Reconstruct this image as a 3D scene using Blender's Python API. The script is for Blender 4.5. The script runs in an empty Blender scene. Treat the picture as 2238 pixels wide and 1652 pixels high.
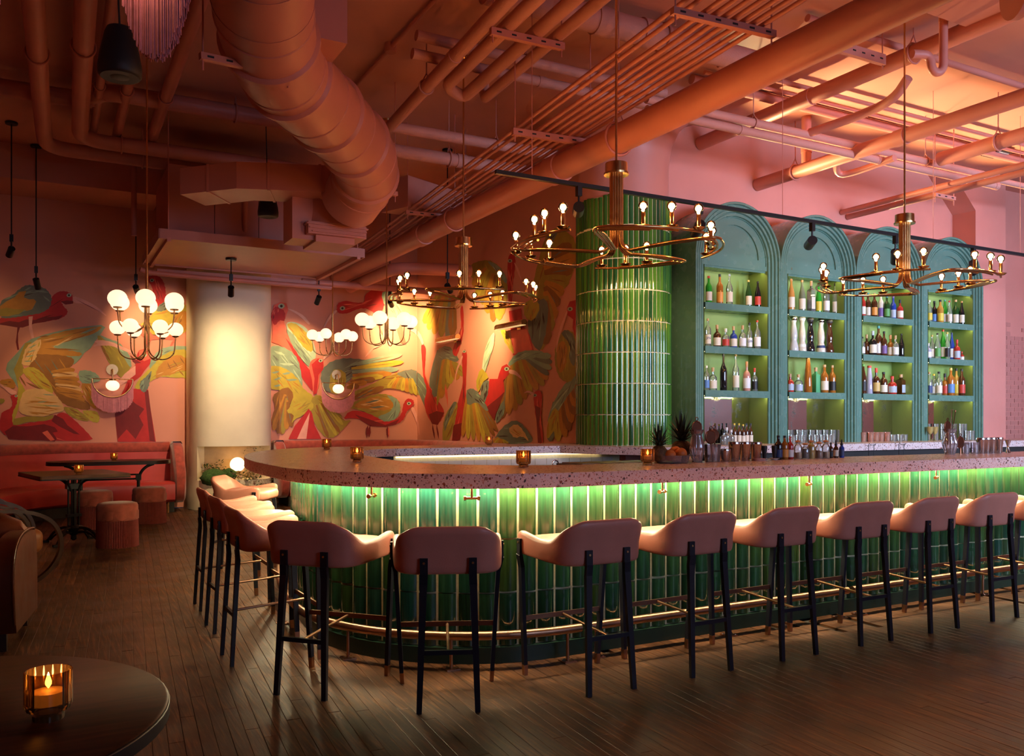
import bpy, bmesh, math, random
from mathutils import Vector, Matrix
random.seed(7)
C = bpy.context.scene.collection
SC = bpy.context.scene
PI = math.pi
# ------------------------------------------------------------------ camera
EYE = 1.40
YAW = math.atan2(1019, 1863)
cam = bpy.data.cameras.new('camera'); co = bpy.data.objects.new('camera', cam); C.objects.link(co)
co.location = (0, 0, EYE); co.rotation_euler = (PI/2, 0, -YAW)
cam.sensor_width = 36; cam.lens = 36*1863/2238; cam.shift_y = 92/2238
cam.clip_start = 0.05; cam.clip_end = 200
SC.camera = co
# ------------------------------------------------------------------ view
SC.view_settings.view_transform = 'Standard'; SC.view_settings.look = 'None'
SC.view_settings.gamma = 1.0; SC.view_settings.exposure = 0.72
SC.view_settings.use_curve_mapping = False
SC.cycles.use_denoising = True
SC.cycles.max_bounces = 5; SC.cycles.diffuse_bounces = 2; SC.cycles.glossy_bounces = 3
SC.cycles.transmission_bounces = 4; SC.cycles.transparent_max_bounces = 10
SC.cycles.sample_clamp_indirect = 4.0; SC.cycles.sample_clamp_direct = 0.0
SC.cycles.caustics_reflective = False; SC.cycles.caustics_refractive = False
SC.cycles.blur_glossy = 0.8
SC.cycles.use_adaptive_sampling = True; SC.cycles.adaptive_threshold = 0.05
# ------------------------------------------------------------------ world: dusk sky outside the windows
w = bpy.data.worlds.new('dusk'); SC.world = w; w.use_nodes = True
bg = w.node_tree.nodes['Background']; bg.inputs[0].default_value = (0.30, 0.42, 0.80, 1); bg.inputs[1].default_value = 0.8
# daylight and added fill through the street windows behind the camera
def area_light(name, loc, rot, sx, sy, power, color, spread):
    l = bpy.data.lights.new(name, 'AREA'); l.shape = 'RECTANGLE'; l.size = sx; l.size_y = sy; l.energy = power; l.color = color; l.spread = math.radians(spread)
    o = bpy.data.objects.new(name, l); C.objects.link(o); o.location = loc; o.rotation_euler = rot
    return o
ROOM = dict(x0=-2.6, x1=14.7, y0=-3.4, yb=8.45, ym=14.6, xm=6.0, z=5.2)
WIN = [(2.8, 5.6), (7.4, 10.6), (11.2, 14.3)]; WZ = (1.25, 3.7)  # leftmost window is added as soft fill for the stool backs
for a, b in WIN:
    area_light('window_daylight_and_fill', ((a+b)/2, ROOM['y0']-0.10, (WZ[0]+WZ[1])/2), (PI/2, 0, 0), b-a-0.1, WZ[1]-WZ[0]-0.1, 115 if a > 6 else 22, (0.64, 0.75, 1.0), 56 if a > 6 else 100)
# ------------------------------------------------------------------ measuring helpers (photo pixel -> place in the room)
FX, FY = math.sin(YAW), math.cos(YAW)
def _ray(px, py):
    a = (px-1119)/1863; return (FX+a*FY, FY-a*FX, (918-py)/1863)
def at_z(px, py, z):
    d = _ray(px, py); s = (z-EYE)/d[2]; return Vector((d[0]*s, d[1]*s, z))
def at_y(px, py, y):
    d = _ray(px, py); s = y/d[1]; return Vector((d[0]*s, y, EYE+d[2]*s))
def at_x(px, py, x):
    d = _ray(px, py); s = x/d[0]; return Vector((x, d[1]*s, EYE+d[2]*s))
def at_d(px, py, s):
    d = _ray(px, py); return Vector((d[0]*s, d[1]*s, EYE+d[2]*s))
# ------------------------------------------------------------------ materials
MATS = {}
def _nt(name):
    m = bpy.data.materials.new(name); m.use_nodes = True
    n = m.node_tree.nodes; l = m.node_tree.links
    return m, n, l, n['Principled BSDF']
def _set(b, **k):
    for a, v in k.items():
        b.inputs[a].default_value = v
def _c(c): return (c[0], c[1], c[2], 1)
def mat(name, col, rough=0.5, metal=0.0, var=0.0, scale=8.0, bump=0.0, bscale=60.0, coat=0.0, trans=0.0, ior=1.45, emit=None, es=0.0, sheen=0.0, rvar=0.0, spec=0.5, alpha=1.0):
    m, n, l, b = _nt(name)
    _set(b, **{'Base Color': _c(col), 'Roughness': rough, 'Metallic': metal, 'Coat Weight': coat, 'Coat Roughness': 0.05,
               'Transmission Weight': trans, 'IOR': ior, 'Sheen Weight': sheen, 'Specular IOR Level': spec, 'Alpha': alpha})
    if emit: _set(b, **{'Emission Color': _c(emit), 'Emission Strength': es})
    if var or bump or rvar:
        tc = n.new('ShaderNodeTexCoord')
        nz = n.new('ShaderNodeTexNoise'); nz.inputs['Scale'].default_value = scale; nz.inputs['Detail'].default_value = 5
        l.new(tc.outputs['Object'], nz.inputs['Vector'])
        if var:
            mx = n.new('ShaderNodeMix'); mx.data_type = 'RGBA'
            mx.inputs[6].default_value = _c([max(0, v*(1-var)) for v in col]); mx.inputs[7].default_value = _c([min(1, v*(1+var)) for v in col])
            mr = n.new('ShaderNodeMapRange'); mr.inputs[1].default_value = .3; mr.inputs[2].default_value = .7
            l.new(nz.outputs[0], mr.inputs[0]); l.new(mr.outputs[0], mx.inputs[0]); l.new(mx.outputs[2], b.inputs['Base Color'])
        if rvar:
            mr = n.new('ShaderNodeMapRange'); mr.inputs[1].default_value = .3; mr.inputs[2].default_value = .7
            mr.inputs[3].default_value = max(0.02, rough-rvar); mr.inputs[4].default_value = min(1, rough+rvar)
            l.new(nz.outputs[0], mr.inputs[0]); l.new(mr.outputs[0], b.inputs['Roughness'])
        if bump:
            nb = n.new('ShaderNodeTexNoise'); nb.inputs['Scale'].default_value = bscale; nb.inputs['Detail'].default_value = 3
            l.new(tc.outputs['Object'], nb.inputs['Vector'])
            bp = n.new('ShaderNodeBump'); bp.inputs['Strength'].default_value = bump; bp.inputs['Distance'].default_value = 0.01
            l.new(nb.outputs[0], bp.inputs['Height']); l.new(bp.outputs[0], b.inputs['Normal'])
    MATS[name] = m
    return m
def ramp(n, stops, interp='LINEAR'):
    r = n.new('ShaderNodeValToRGB'); e = r.color_ramp.elements; r.color_ramp.interpolation = interp
    while len(e) < len(stops): e.new(0.5)
    for i, (p, c) in enumerate(stops): e[i].position = p; e[i].color = _c(c)
    return r
CORAL = (0.68, 0.285, 0.205)
mat('coral_paint', CORAL, 0.5, var=0.06, scale=1.2, bump=0.05, bscale=40)
mat('coral_pipe', (0.62, 0.215, 0.160), 0.46, var=0.06, scale=3, bump=0.05, bscale=55)
mat('coral_wall', (0.64, 0.250, 0.195), 0.42, var=0.06, scale=1.5, bump=0.12, bscale=12)
mat('coral_duct', (0.56, 0.200, 0.150), 0.42, var=0.05, scale=2, bump=0.04, bscale=30)
mat('coral_brick', (0.52, 0.20, 0.16), 0.55, var=0.12, scale=5, bump=0.3, bscale=25)
mat('white_insulation', (0.64, 0.27, 0.21), 0.6, var=0.06, scale=4, bump=0.3, bscale=70)
mat('mural_pink', (0.68, 0.265, 0.180), 0.62, var=0.05, scale=1.0)
mat('plaster_cream', (0.78, 0.66, 0.48), 0.65, var=0.07, scale=2.2, bump=0.25, bscale=7)
mat('niche_plaster', (0.55, 0.36, 0.18), 0.7, var=0.15, scale=5, bump=0.2, bscale=20)
mat('brass', (0.72, 0.47, 0.20), 0.20, 1.0, rvar=0.06, scale=12)
mat('brass_dull', (0.60, 0.38, 0.16), 0.32, 1.0, rvar=0.08, scale=20)
mat('copper_rail', (0.42, 0.23, 0.14), 0.30, 1.0, var=0.05, scale=20)
mat('black_metal', (0.012, 0.012, 0.014), 0.38, 0.3)
mat('black_paint', (0.012, 0.011, 0.012), 0.55)
mat('stool_metal', (0.010, 0.011, 0.020), 0.42, 0.2)
mat('cast_iron', (0.012, 0.010, 0.010), 0.5, 0.5, bump=0.1, bscale=90)
mat('steel', (0.62, 0.58, 0.55), 0.14, 1.0)
mat('steel_brushed', (0.5, 0.47, 0.44), 0.3, 1.0)
mat('peach_leather', (0.70, 0.275, 0.195), 0.36, var=0.05, scale=10, bump=0.10, bscale=220, rvar=0.06)
mat('peach_piping', (0.50, 0.20, 0.14), 0.4)
mat('red_leather', (0.43, 0.032, 0.030), 0.35, var=0.10, scale=4, bump=0.10, bscale=140, rvar=0.06)
mat('red_velvet', (0.34, 0.048, 0.030), 0.85, var=0.28, scale=14, sheen=0.5)
mat('pouf_velvet', (0.34, 0.075, 0.05), 0.85, var=0.25, scale=16, sheen=0.4)
mat('pouf_fringe', (0.21, 0.035, 0.03), 0.8, var=0.15, scale=30)
mat('brown_leather', (0.10, 0.021, 0.007), 0.36, var=0.22, scale=6, bump=0.12, bscale=110, rvar=0.08)
mat('ochre_leather', (0.36, 0.115, 0.025), 0.42, var=0.15, scale=6, bump=0.1, bscale=110)
mat('bentwood', (0.045, 0.018, 0.010), 0.28, var=0.3, scale=10, coat=0.3)
mat('dark_wood_leg', (0.02, 0.010, 0.007), 0.4)
mat('fringe_pink', (0.66, 0.22, 0.27), 0.75, var=0.12, scale=30)
mat('cabinet_green', (0.105, 0.215, 0.165), 0.26, var=0.05, scale=6, coat=0.3, rvar=0.05)
mat('niche_green', (0.20, 0.30, 0.085), 0.34, var=0.04, scale=6)
mat('plinth_green', (0.010, 0.035, 0.022), 0.35)
mat('grout', (0.80, 0.70, 0.42), 0.85, var=0.1, scale=40)
mat('under_bar', (0.02, 0.016, 0.014), 0.6)
mat('white_tile', (0.72, 0.66, 0.55), 0.2, var=0.05, scale=10)
mat('led_strip', (1, .9, .6), 0.5, emit=(1.0, 0.83, 0.48), es=120)
mat('shelf_led', (1, .9, .6), 0.5, emit=(1.0, 0.80, 0.40), es=15)
mat('splash_led', (1, .9, .7), 0.5, emit=(1.0, 0.80, 0.52), es=1.6)
mat('picture_lamp', (1, .9, .7), 0.5, emit=(1.0, 0.66, 0.26), es=0.45)
mat('globe_glass', (1, .95, .85), 0.3, emit=(1.0, 0.66, 0.42), es=0.95)
mat('bulb_core', (1, .8, .5), 0.5, emit=(1.0, 0.46, 0.15), es=175)
mat('bulb_core_dim', (1, .8, .5), 0.5, emit=(1.0, 0.44, 0.14), es=50)
mat('added_fringe_bulb', (1, .8, .5), 0.5, emit=(1.0, 0.60, 0.34), es=60)
mat('flame', (1, .8, .4), 0.5, emit=(1.0, 0.58, 0.20), es=22)
mat('spot_lens', (1, .9, .7), 0.4, emit=(1.0, 0.78, 0.48), es=14)
mat('moon_glass', (1, .9, .7), 0.3, emit=(1.0, 0.62, 0.26), es=3.4)
mat('candle_wax', (0.85, 0.60, 0.35), 0.5, emit=(1.0, 0.50, 0.16), es=0.15)  # glow of the lit candle put into the wax as emission
mat('moss', (0.045, 0.10, 0.02), 0.9, var=0.5, scale=40, bump=0.8, bscale=90)
mat('dry_leaf', (0.22, 0.16, 0.05), 0.8, var=0.4, scale=30)
mat('leaf_green', (0.05, 0.12, 0.03), 0.6, var=0.4, scale=20)
mat('petal', (0.55, 0.32, 0.25), 0.7)
mat('pineapple_leaf', (0.035, 0.055, 0.035), 0.5, var=0.3, scale=30)
mat('orange_peel', (0.75, 0.19, 0.03), 0.45, var=0.1, scale=20, bump=0.2, bscale=250)
mat('lime_peel', (0.06, 0.13, 0.02), 0.4)
mat('paper_cream', (0.80, 0.66, 0.48), 0.7)
mat('rubber_black', (0.015, 0.013, 0.013), 0.5)
mat('copper_tool', (0.22, 0.085, 0.045), 0.3, 1.0)
mat('coaster_pink', (0.60, 0.30, 0.25), 0.6)
mat('ceramic_white', (0.62, 0.55, 0.50), 0.3)
mat('pineapple_skin', (0.13, 0.065, 0.018), 0.6, var=.4, scale=60, bump=.5, bscale=120)
mat('uplight_lens', (1, .8, .5), 0.5, emit=(1.0, 0.60, 0.26), es=6)
mat('vent_dark', (0.02, 0.02, 0.022), 0.4)
mat('vent_light', (0.55, 0.55, 0.65), 0.5)
# glass that lets light straight through (thin walls)
def thin_glass(name, tint, refl=0.12, rough=0.02, alpha=0.85, body=(.8, .8, .8)):
    m = bpy.data.materials.new(name); m.use_nodes = True; n = m.node_tree.nodes; l = m.node_tree.links
    n.remove(n['Principled BSDF']); out = n['Material Output']
    t = n.new('ShaderNodeBsdfTransparent'); t.inputs[0].default_value = _c(tint)
    g = n.new('ShaderNodeBsdfGlossy'); g.inputs[0].default_value = (1, 1, 1, 1); g.inputs[1].default_value = rough
    d = n.new('ShaderNodeBsdfDiffuse'); d.inputs[0].default_value = _c(body)
    m1 = n.new('ShaderNodeMixShader'); m1.inputs[0].default_value = alpha; l.new(d.outputs[0], m1.inputs[1]); l.new(t.outputs[0], m1.inputs[2])
    fr = n.new('ShaderNodeFresnel'); fr.inputs[0].default_value = 1.45
    ad = n.new('ShaderNodeMath'); ad.operation = 'ADD'; ad.inputs[1].default_value = refl; l.new(fr.outputs[0], ad.inputs[0])
    m2 = n.new('ShaderNodeMixShader'); l.new(ad.outputs[0], m2.inputs[0]); l.new(m1.outputs[0], m2.inputs[1]); l.new(g.outputs[0], m2.inputs[2])
    l.new(m2.outputs[0], out.inputs[0]); MATS[name] = m
    return m
thin_glass('clear_glass', (0.90, 0.92, 0.89), 0.06, body=(.75, .78, .72))
thin_glass('ribbed_glass', (0.84, 0.80, 0.80), 0.10, body=(.8, .72, .72), alpha=0.86)
thin_glass('amber_votive', (0.84, 0.56, 0.25), 0.03, body=(.52, .26, .08), alpha=0.80)
thin_glass('bulb_shell', (0.97, 0.85, 0.68), 0.02, alpha=0.97, body=(.9, .5, .2))
thin_glass('pink_glass', (0.92, 0.62, 0.50), 0.06, body=(.8, .45, .32), alpha=0.7)
thin_glass('gold_glass', (0.90, 0.80, 0.40), 0.06, body=(.7, .55, .2), alpha=0.6)
thin_glass('window_glass', (0.92, 0.95, 1.0), 0.0, alpha=0.97)
# --- terrazzo
def terrazzo():
    m, n, l, b = _nt('terrazzo'); tc = n.new('ShaderNodeTexCoord')
    nz = n.new('ShaderNodeTexNoise'); nz.inputs['Scale'].default_value = 60; l.new(tc.outputs['Object'], nz.inputs['Vector'])
    mx = n.new('ShaderNodeMix'); mx.data_type = 'VECTOR'; mx.inputs[0].default_value = 0.018
    l.new(tc.outputs['Object'], mx.inputs[4]); l.new(nz.outputs[1], mx.inputs[5])
    base = (0.70, 0.55, 0.52); prev = None
    for sc_, thr in ((54, .47), (110, .42)):
        v = n.new('ShaderNodeTexVoronoi'); v.inputs['Scale'].default_value = sc_; l.new(mx.outputs[1], v.inputs['Vector'])
        sp = n.new('ShaderNodeSeparateColor'); l.new(v.outputs['Color'], sp.inputs[0])
        r = n.new('ShaderNodeMath'); r.operation = 'MULTIPLY'; r.inputs[1].default_value = thr; l.new(sp.outputs[0], r.inputs[0])
        lt = n.new('ShaderNodeMath'); lt.operation = 'LESS_THAN'; l.new(v.outputs['Distance'], lt.inputs[0]); l.new(r.outputs[0], lt.inputs[1])
        cr = ramp(n, [(0, (.05, .025, .02)), (.18, (.20, .06, .035)), (.40, (.42, .14, .08)), (.58, (.30, .17, .13)), (.72, (.62, .36, .30)), (.86, (.16, .12, .10)), (1, (.6, .45, .4))], 'CONSTANT')
        l.new(sp.outputs[1], cr.inputs[0])
        mc = n.new('ShaderNodeMix'); mc.data_type = 'RGBA'; mc.inputs[6].default_value = _c(base)
        if prev: l.new(prev, mc.inputs[6])
        l.new(lt.outputs[0], mc.inputs[0]); l.new(cr.outputs[0], mc.inputs[7]); prev = mc.outputs[2]
    l.new(prev, b.inputs['Base Color']); _set(b, **{'Roughness': 0.27, 'Specular IOR Level': 0.5}); MATS['terrazzo'] = m
terrazzo()
# --- glazed tile, each piece its own shade
def glaze(name, stops, rough=0.07):
    m, n, l, b = _nt(name); tc = n.new('ShaderNodeTexCoord'); oi = n.new('ShaderNodeObjectInfo')
    cr = ramp(n, stops); l.new(oi.outputs['Random'], cr.inputs[0])
    mp = n.new('ShaderNodeMapping'); mp.inputs['Scale'].default_value = (70, 70, 3.0); l.new(tc.outputs['Object'], mp.inputs[0])
    ad = n.new('ShaderNodeVectorMath'); l.new(mp.outputs[0], ad.inputs[0]); l.new(oi.outputs['Location'], ad.inputs[1])
    nz = n.new('ShaderNodeTexNoise'); nz.inputs['Scale'].default_value = 1.0; nz.inputs['Detail'].default_value = 3; l.new(ad.outputs[0], nz.inputs['Vector'])
    mr = n.new('ShaderNodeMapRange'); mr.inputs[1].default_value = .25; mr.inputs[2].default_value = .75; mr.inputs[3].default_value = .62; mr.inputs[4].default_value = 1.35
    l.new(nz.outputs[0], mr.inputs[0])
    mu = n.new('ShaderNodeVectorMath'); mu.operation = 'SCALE'; l.new(cr.outputs[0], mu.inputs[0]); l.new(mr.outputs[0], mu.inputs['Scale'])
    l.new(mu.outputs[0], b.inputs['Base Color']); _set(b, **{'Roughness': rough, 'Specular IOR Level': 0.55})
    MATS[name] = m
glaze('green_glaze', [(0, (.008, .034, .017)), (.2, (.011, .052, .027)), (.4, (.015, .066, .032)), (.55, (.030, .066, .014)), (.7, (.008, .046, .032)), (.85, (.021, .070, .024)), (1, (.009, .032, .012))])
glaze('column_glaze', [(0, (.012, .065, .020)), (.25, (.05, .17, .025)), (.45, (.09, .23, .02)), (.6, (.02, .11, .04)), (.8, (.07, .20, .02)), (1, (.03, .10, .02))])
# --- floor boards
def boards():
    m, n, l, b = _nt('floor_board'); tc = n.new('ShaderNodeTexCoord'); g = n.new('ShaderNodeNewGeometry')
    mp = n.new('ShaderNodeMapping'); mp.inputs['Rotation'].default_value = (0, 0, -PLANK_ROT); mp.inputs['Scale'].default_value = (60, 3.0, 1); l.new(g.outputs['Position'], mp.inputs[0])
    nz = n.new('ShaderNodeTexNoise'); nz.inputs['Scale'].default_value = 1.0; nz.inputs['Detail'].default_value = 6; nz.inputs['Roughness'].default_value = .65; l.new(mp.outputs[0], nz.inputs['Vector'])
    n2 = n.new('ShaderNodeTexNoise'); n2.inputs['Scale'].default_value = 2.6; n2.inputs['Detail'].default_value = 6; l.new(g.outputs['Position'], n2.inputs['Vector'])
    cr = ramp(n, [(.25, (.016, .0055, .0022)), (.5, (.062, .023, .008)), (.75, (.22, .090, .030))]); l.new(nz.outputs[0], cr.inputs[0])
    r1 = n.new('ShaderNodeMapRange'); r1.inputs[3].default_value = .50; r1.inputs[4].default_value = 1.5; l.new(g.outputs['Random Per Island'], r1.inputs[0])
    r2 = n.new('ShaderNodeMapRange'); r2.inputs[1].default_value = .3; r2.inputs[2].default_value = .7; r2.inputs[3].default_value = .45; r2.inputs[4].default_value = 1.65; l.new(n2.outputs[0], r2.inputs[0])
    mm = n.new('ShaderNodeMath'); mm.operation = 'MULTIPLY'; l.new(r1.outputs[0], mm.inputs[0]); l.new(r2.outputs[0], mm.inputs[1])
    sc = n.new('ShaderNodeVectorMath'); sc.operation = 'SCALE'; l.new(cr.outputs[0], sc.inputs[0]); l.new(mm.outputs[0], sc.inputs['Scale'])
    l.new(sc.outputs[0], b.inputs['Base Color'])
    rr = n.new('ShaderNodeMapRange'); rr.inputs[1].default_value = .3; rr.inputs[2].default_value = .7; rr.inputs[3].default_value = .30; rr.inputs[4].default_value = .55; l.new(n2.outputs[0], rr.inputs[0]); l.new(rr.outputs[0], b.inputs['Roughness'])
    bp = n.new('ShaderNodeBump'); bp.inputs['Strength'].default_value = .25; bp.inputs['Distance'].default_value = .004; l.new(nz.outputs[0], bp.inputs['Height']); l.new(bp.outputs[0], b.inputs['Normal'])
    MATS['floor_board'] = m
PLANK_ROT = math.radians(-4.4)
boards()
def wood(name, c0, c1, rough=0.3, scale=(4, 40, 40)):
    m, n, l, b = _nt(name); tc = n.new('ShaderNodeTexCoord')
    mp = n.new('ShaderNodeMapping'); mp.inputs['Scale'].default_value = scale; l.new(tc.outputs['Object'], mp.inputs[0])
    nz = n.new('ShaderNodeTexNoise'); nz.inputs['Scale'].default_value = 1; nz.inputs['Detail'].default_value = 5; nz.inputs['Distortion'].default_value = .6; l.new(mp.outputs[0], nz.inputs['Vector'])
    cr = ramp(n, [(.35, c0), (.65, c1)]); l.new(nz.outputs[0], cr.inputs[0]); l.new(cr.outputs[0], b.inputs['Base Color'])
    _set(b, Roughness=rough, **{'Specular IOR Level': .14}); MATS[name] = m
wood('table_wood', (.012, .003, .0018), (.050, .014, .006), 0.36, (3, 34, 34))
wood('table_wood_mid', (.06, .020, .009), (.14, .05, .02), 0.34, (3, 34, 34))
# --- antique mirror
def antique():
    m, n, l, b = _nt('antique_mirror'); tc = n.new('ShaderNodeTexCoord')
    nz = n.new('ShaderNodeTexNoise'); nz.inputs['Scale'].default_value = 5.5; nz.inputs['Detail'].default_value = 9; nz.inputs['Roughness'].default_value = .72; l.new(tc.outputs['Object'], nz.inputs['Vector'])
    cr = ramp(n, [(.0, (.80, .80, .74)), (.56, (.80, .80, .74)), (.66, (.16, .16, .10)), (1, (.05, .05, .04))]); l.new(nz.outputs[0], cr.inputs[0]); l.new(cr.outputs[0], b.inputs['Base Color'])
    c2 = ramp(n, [(.5, (.04, .04, .04)), (.7, (.4, .4, .4))]); l.new(nz.outputs[0], c2.inputs[0]); l.new(c2.outputs[0], b.inputs['Roughness'])
    _set(b, Metallic=1.0); MATS['antique_mirror'] = m
antique()
# ------------------------------------------------------------------ mesh building
class MB:
    def __init__(s): s.v = []; s.f = []; s.mi = []; s.cur = 0
    def add(s, vs, fs):
        o = len(s.v); s.v += [tuple(p) for p in vs]; s.f += [tuple(i+o for i in f) for f in fs]; s.mi += [s.cur]*len(fs); return s
    def box(s, x0, x1, y0, y1, z0, z1):
        return s.add([(x0, y0, z0), (x1, y0, z0), (x1, y1, z0), (x0, y1, z0), (x0, y0, z1), (x1, y0, z1), (x1, y1, z1), (x0, y1, z1)],
                     [(0, 3, 2, 1), (4, 5, 6, 7), (0, 1, 5, 4), (1, 2, 6, 5), (2, 3, 7, 6), (3, 0, 4, 7)])
    def obox(s, c, ax, hs):           # oriented box
        c = Vector(c); ax = [Vector(a).normalized() for a in ax]; vs = []
        for k in (-1, 1):
            for (i, j) in ((-1, -1), (1, -1), (1, 1), (-1, 1)): vs.append(c+ax[0]*hs[0]*i+ax[1]*hs[1]*j+ax[2]*hs[2]*k)
        return s.add(vs, [(0, 3, 2, 1), (4, 5, 6, 7), (0, 1, 5, 4), (1, 2, 6, 5), (2, 3, 7, 6), (3, 0, 4, 7)])
    def bar(s, p, q, w, h, up=(0, 0, 1), w2=None, h2=None):
        p, q = Vector(p), Vector(q); d = (q-p).normalized(); up = Vector(up)
        if abs(d.dot(up)) > .98: up = Vector((0, 1, 0))
        a = d.cross(up).normalized(); b = a.cross(d); vs = []
        for c, ww, hh in ((p, w, h), (q, w2 or w, h2 or h)):
            for (i, j) in ((-1, -1), (1, -1), (1, 1), (-1, 1)): vs.append(c+a*ww/2*i+b*hh/2*j)
        return s.add(vs, [(0, 3, 2, 1), (4, 5, 6, 7), (0, 1, 5, 4), (1, 2, 6, 5), (2, 3, 7, 6), (3, 0, 4, 7)])
    def loft(s, rings, cap=True, closed=False):
        n = len(rings[0]); o = len(s.v); fs = []
        vs = [p for r in rings for p in r]; m = len(rings)
        for i in range(m if closed else m-1):
            a = i*n; b = ((i+1) % m)*n
            for k in range(n): fs.append((a+k, a+(k+1) % n, b+(k+1) % n, b+k))
        if cap and not closed: fs.append(tuple(reversed(range(n)))); fs.append(tuple((m-1)*n+k for k in range(n)))
        return s.add(vs, fs)
    def tube(s, pts, r, n=8, cap=True, closed=False):
        pts = [Vector(p) for p in pts]; m = len(pts); rs = r if isinstance(r, (list, tuple)) else [r]*m
        rings = []; nrm = None
        for i, p in enumerate(pts):
            if closed: t = pts[(i+1) % m]-pts[i-1]
            else: t = pts[min(i+1, m-1)]-pts[max(i-1, 0)]
            t = t.normalized()
            if nrm is None:
                u = Vector((0, 0, 1)) if abs(t.z) < .9 else Vector((1, 0, 0)); nrm = (u-t*u.dot(t)).normalized()
            else:
                nrm = nrm-t*nrm.dot(t)
                nrm = nrm.normalized() if nrm.length > 1e-6 else Vector((1, 0, 0))
            b = t.cross(nrm)
            rings.append([p+(nrm*math.cos(2*PI*k/n)+b*math.sin(2*PI*k/n))*rs[i] for k in range(n)])
        return s.loft(rings, cap, closed)
    def lathe(s, prof, n=16, c=(0, 0, 0), rib=0.0, ribn=0):
        rings = []
        for (r, z) in prof:
            rings.append([(c[0]+r*(1+(rib*math.cos(ribn*2*PI*k/n) if ribn else 0))*math.cos(2*PI*k/n), c[1]+r*(1+(rib*math.cos(ribn*2*PI*k/n) if ribn else 0))*math.sin(2*PI*k/n), c[2]+z) for k in range(n)])
        return s.loft(rings)
    def sphere(s, c, r, nu=16, nv=10, sc=(1, 1, 1)):
        prof = [(max(1e-4, math.sin(PI*i/nv))*r, -math.cos(PI*i/nv)*r) for i in range(nv+1)]
        rings = [[(c[0]+q*math.cos(2*PI*k/nu)*sc[0], c[1]+q*math.sin(2*PI*k/nu)*sc[1], c[2]+z*sc[2]) for k in range(nu)] for q, z in prof]
        return s.loft(rings)
    def prism(s, poly, z0, z1):
        n = len(poly)
        return s.add([(x, y, z0) for x, y in poly]+[(x, y, z1) for x, y in poly],
                     [tuple(reversed(range(n))), tuple(range(n, 2*n))]+[(i, (i+1) % n, n+(i+1) % n, n+i) for i in range(n)])
    def build(s, name, m, parent=None, smooth=None, loc=None, rotz=0.0, mats=None):
        me = bpy.data.meshes.new(name); me.from_pydata(s.v, [], s.f); me.update()
        for k in (mats or [m]): me.materials.append(MATS[k] if isinstance(k, str) else k)
        if mats:
            for p, i in zip(me.polygons, s.mi): p.material_index = i
        bm = bmesh.new(); bm.from_mesh(me); bmesh.ops.recalc_face_normals(bm, faces=bm.faces); bm.to_mesh(me); bm.free()
        if smooth is not None:
            me.polygons.foreach_set('use_smooth', [True]*len(me.polygons)); me.set_sharp_from_angle(angle=math.radians(smooth))
        o = bpy.data.objects.new(name, me); C.objects.link(o)
        if parent: o.parent = parent
        if loc is not None: o.location = loc
        if rotz: o.rotation_euler[2] = rotz
        return o
def tag(o, label=None, cat=None, group=None, kind=None):
    if label: o['label'] = label
    if cat: o['category'] = cat
    if group: o['group'] = group
    if kind: o['kind'] = kind
    return o
def thing(name, label, cat, loc=(0, 0, 0), rotz=0.0, group=None):
    o = bpy.data.objects.new(name, None); C.objects.link(o); o.location = loc; o.rotation_euler[2] = rotz; o.empty_display_size = .1
    return tag(o, label, cat, group)
def struct(o): o['kind'] = 'structure'; return o
def kids(o): return [c for c in bpy.data.objects if c.parent == o]
def copy_tree(o, parent=None):
    c = o.copy(); C.objects.link(c); c.parent = parent
    for ch in list(o.children): copy_tree(ch, c)
    return c
def place(proto, used, loc, rotz, label, group=None):
    o = proto if not used[0] else copy_tree(proto); used[0] = True
    o.location = loc; o.rotation_euler[2] = rotz; o['label'] = label
    if group: o['group'] = group
    return o
def inst(me_obj, name, parent, loc, rotz=0.0, scale=None):
    o = bpy.data.objects.new(name, me_obj.data); C.objects.link(o); o.parent = parent; o.location = loc; o.rotation_euler[2] = rotz
    if scale: o.scale = scale
    return o
def chaikin(p, it=3):
    p = [Vector(q) for q in p]
    for _ in range(it):
        q = [p[0]]
        for a, b in zip(p, p[1:]): q += [a*.75+b*.25, a*.25+b*.75]
        p = q+[p[-1]]
    return p
def sstep(a, b, x):
    t = min(1, max(0, (x-a)/(b-a))); return t*t*(3-2*t)
def rrect(x0, x1, y0, y1, r, n=5):
    out = []
    for cx, cy, a0 in ((x1-r, y1-r, 0), (x0+r, y1-r, PI/2), (x0+r, y0+r, PI), (x1-r, y0+r, 1.5*PI)):
        for k in range(n+1):
            a = a0+PI/2*k/n; out.append((cx+r*math.cos(a), cy+r*math.sin(a)))
    return out
def padded(mb, x0, x1, y0, y1, z0, z1, r, e, n=5, crown=0.0):      # upholstered block: rounded plan, rounded edges
    rings = []
    for k in range(5):
        a = PI/2*k/4; i = e*(1-math.sin(a)); z = z0+e*(1-math.cos(a)); rings.append([(x, y, z) for x, y in rrect(x0+i, x1-i, y0+i, y1-i, max(.005, r-i*.5), n)])
    for k in range(5):
        a = PI/2*k/4; i = e*(1-math.cos(a)); z = z1-e+e*math.sin(a); rings.append([(x, y, z) for x, y in rrect(x0+i, x1-i, y0+i, y1-i, max(.005, r-i*.5), n)])
    if crown:
        i = e+min(x1-x0, y1-y0)*.25; rings.append([(x, y, z1+crown) for x, y in rrect(x0+i, x1-i, y0+i, y1-i, max(.01, r*.6), n)])
    return mb.loft(rings)
ORD = ['', 'first', 'second', 'third', 'fourth', 'fifth', 'sixth', 'seventh', 'eighth', 'ninth', 'tenth', 'eleventh', 'twelfth', 'thirteenth', 'fourteenth']
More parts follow.
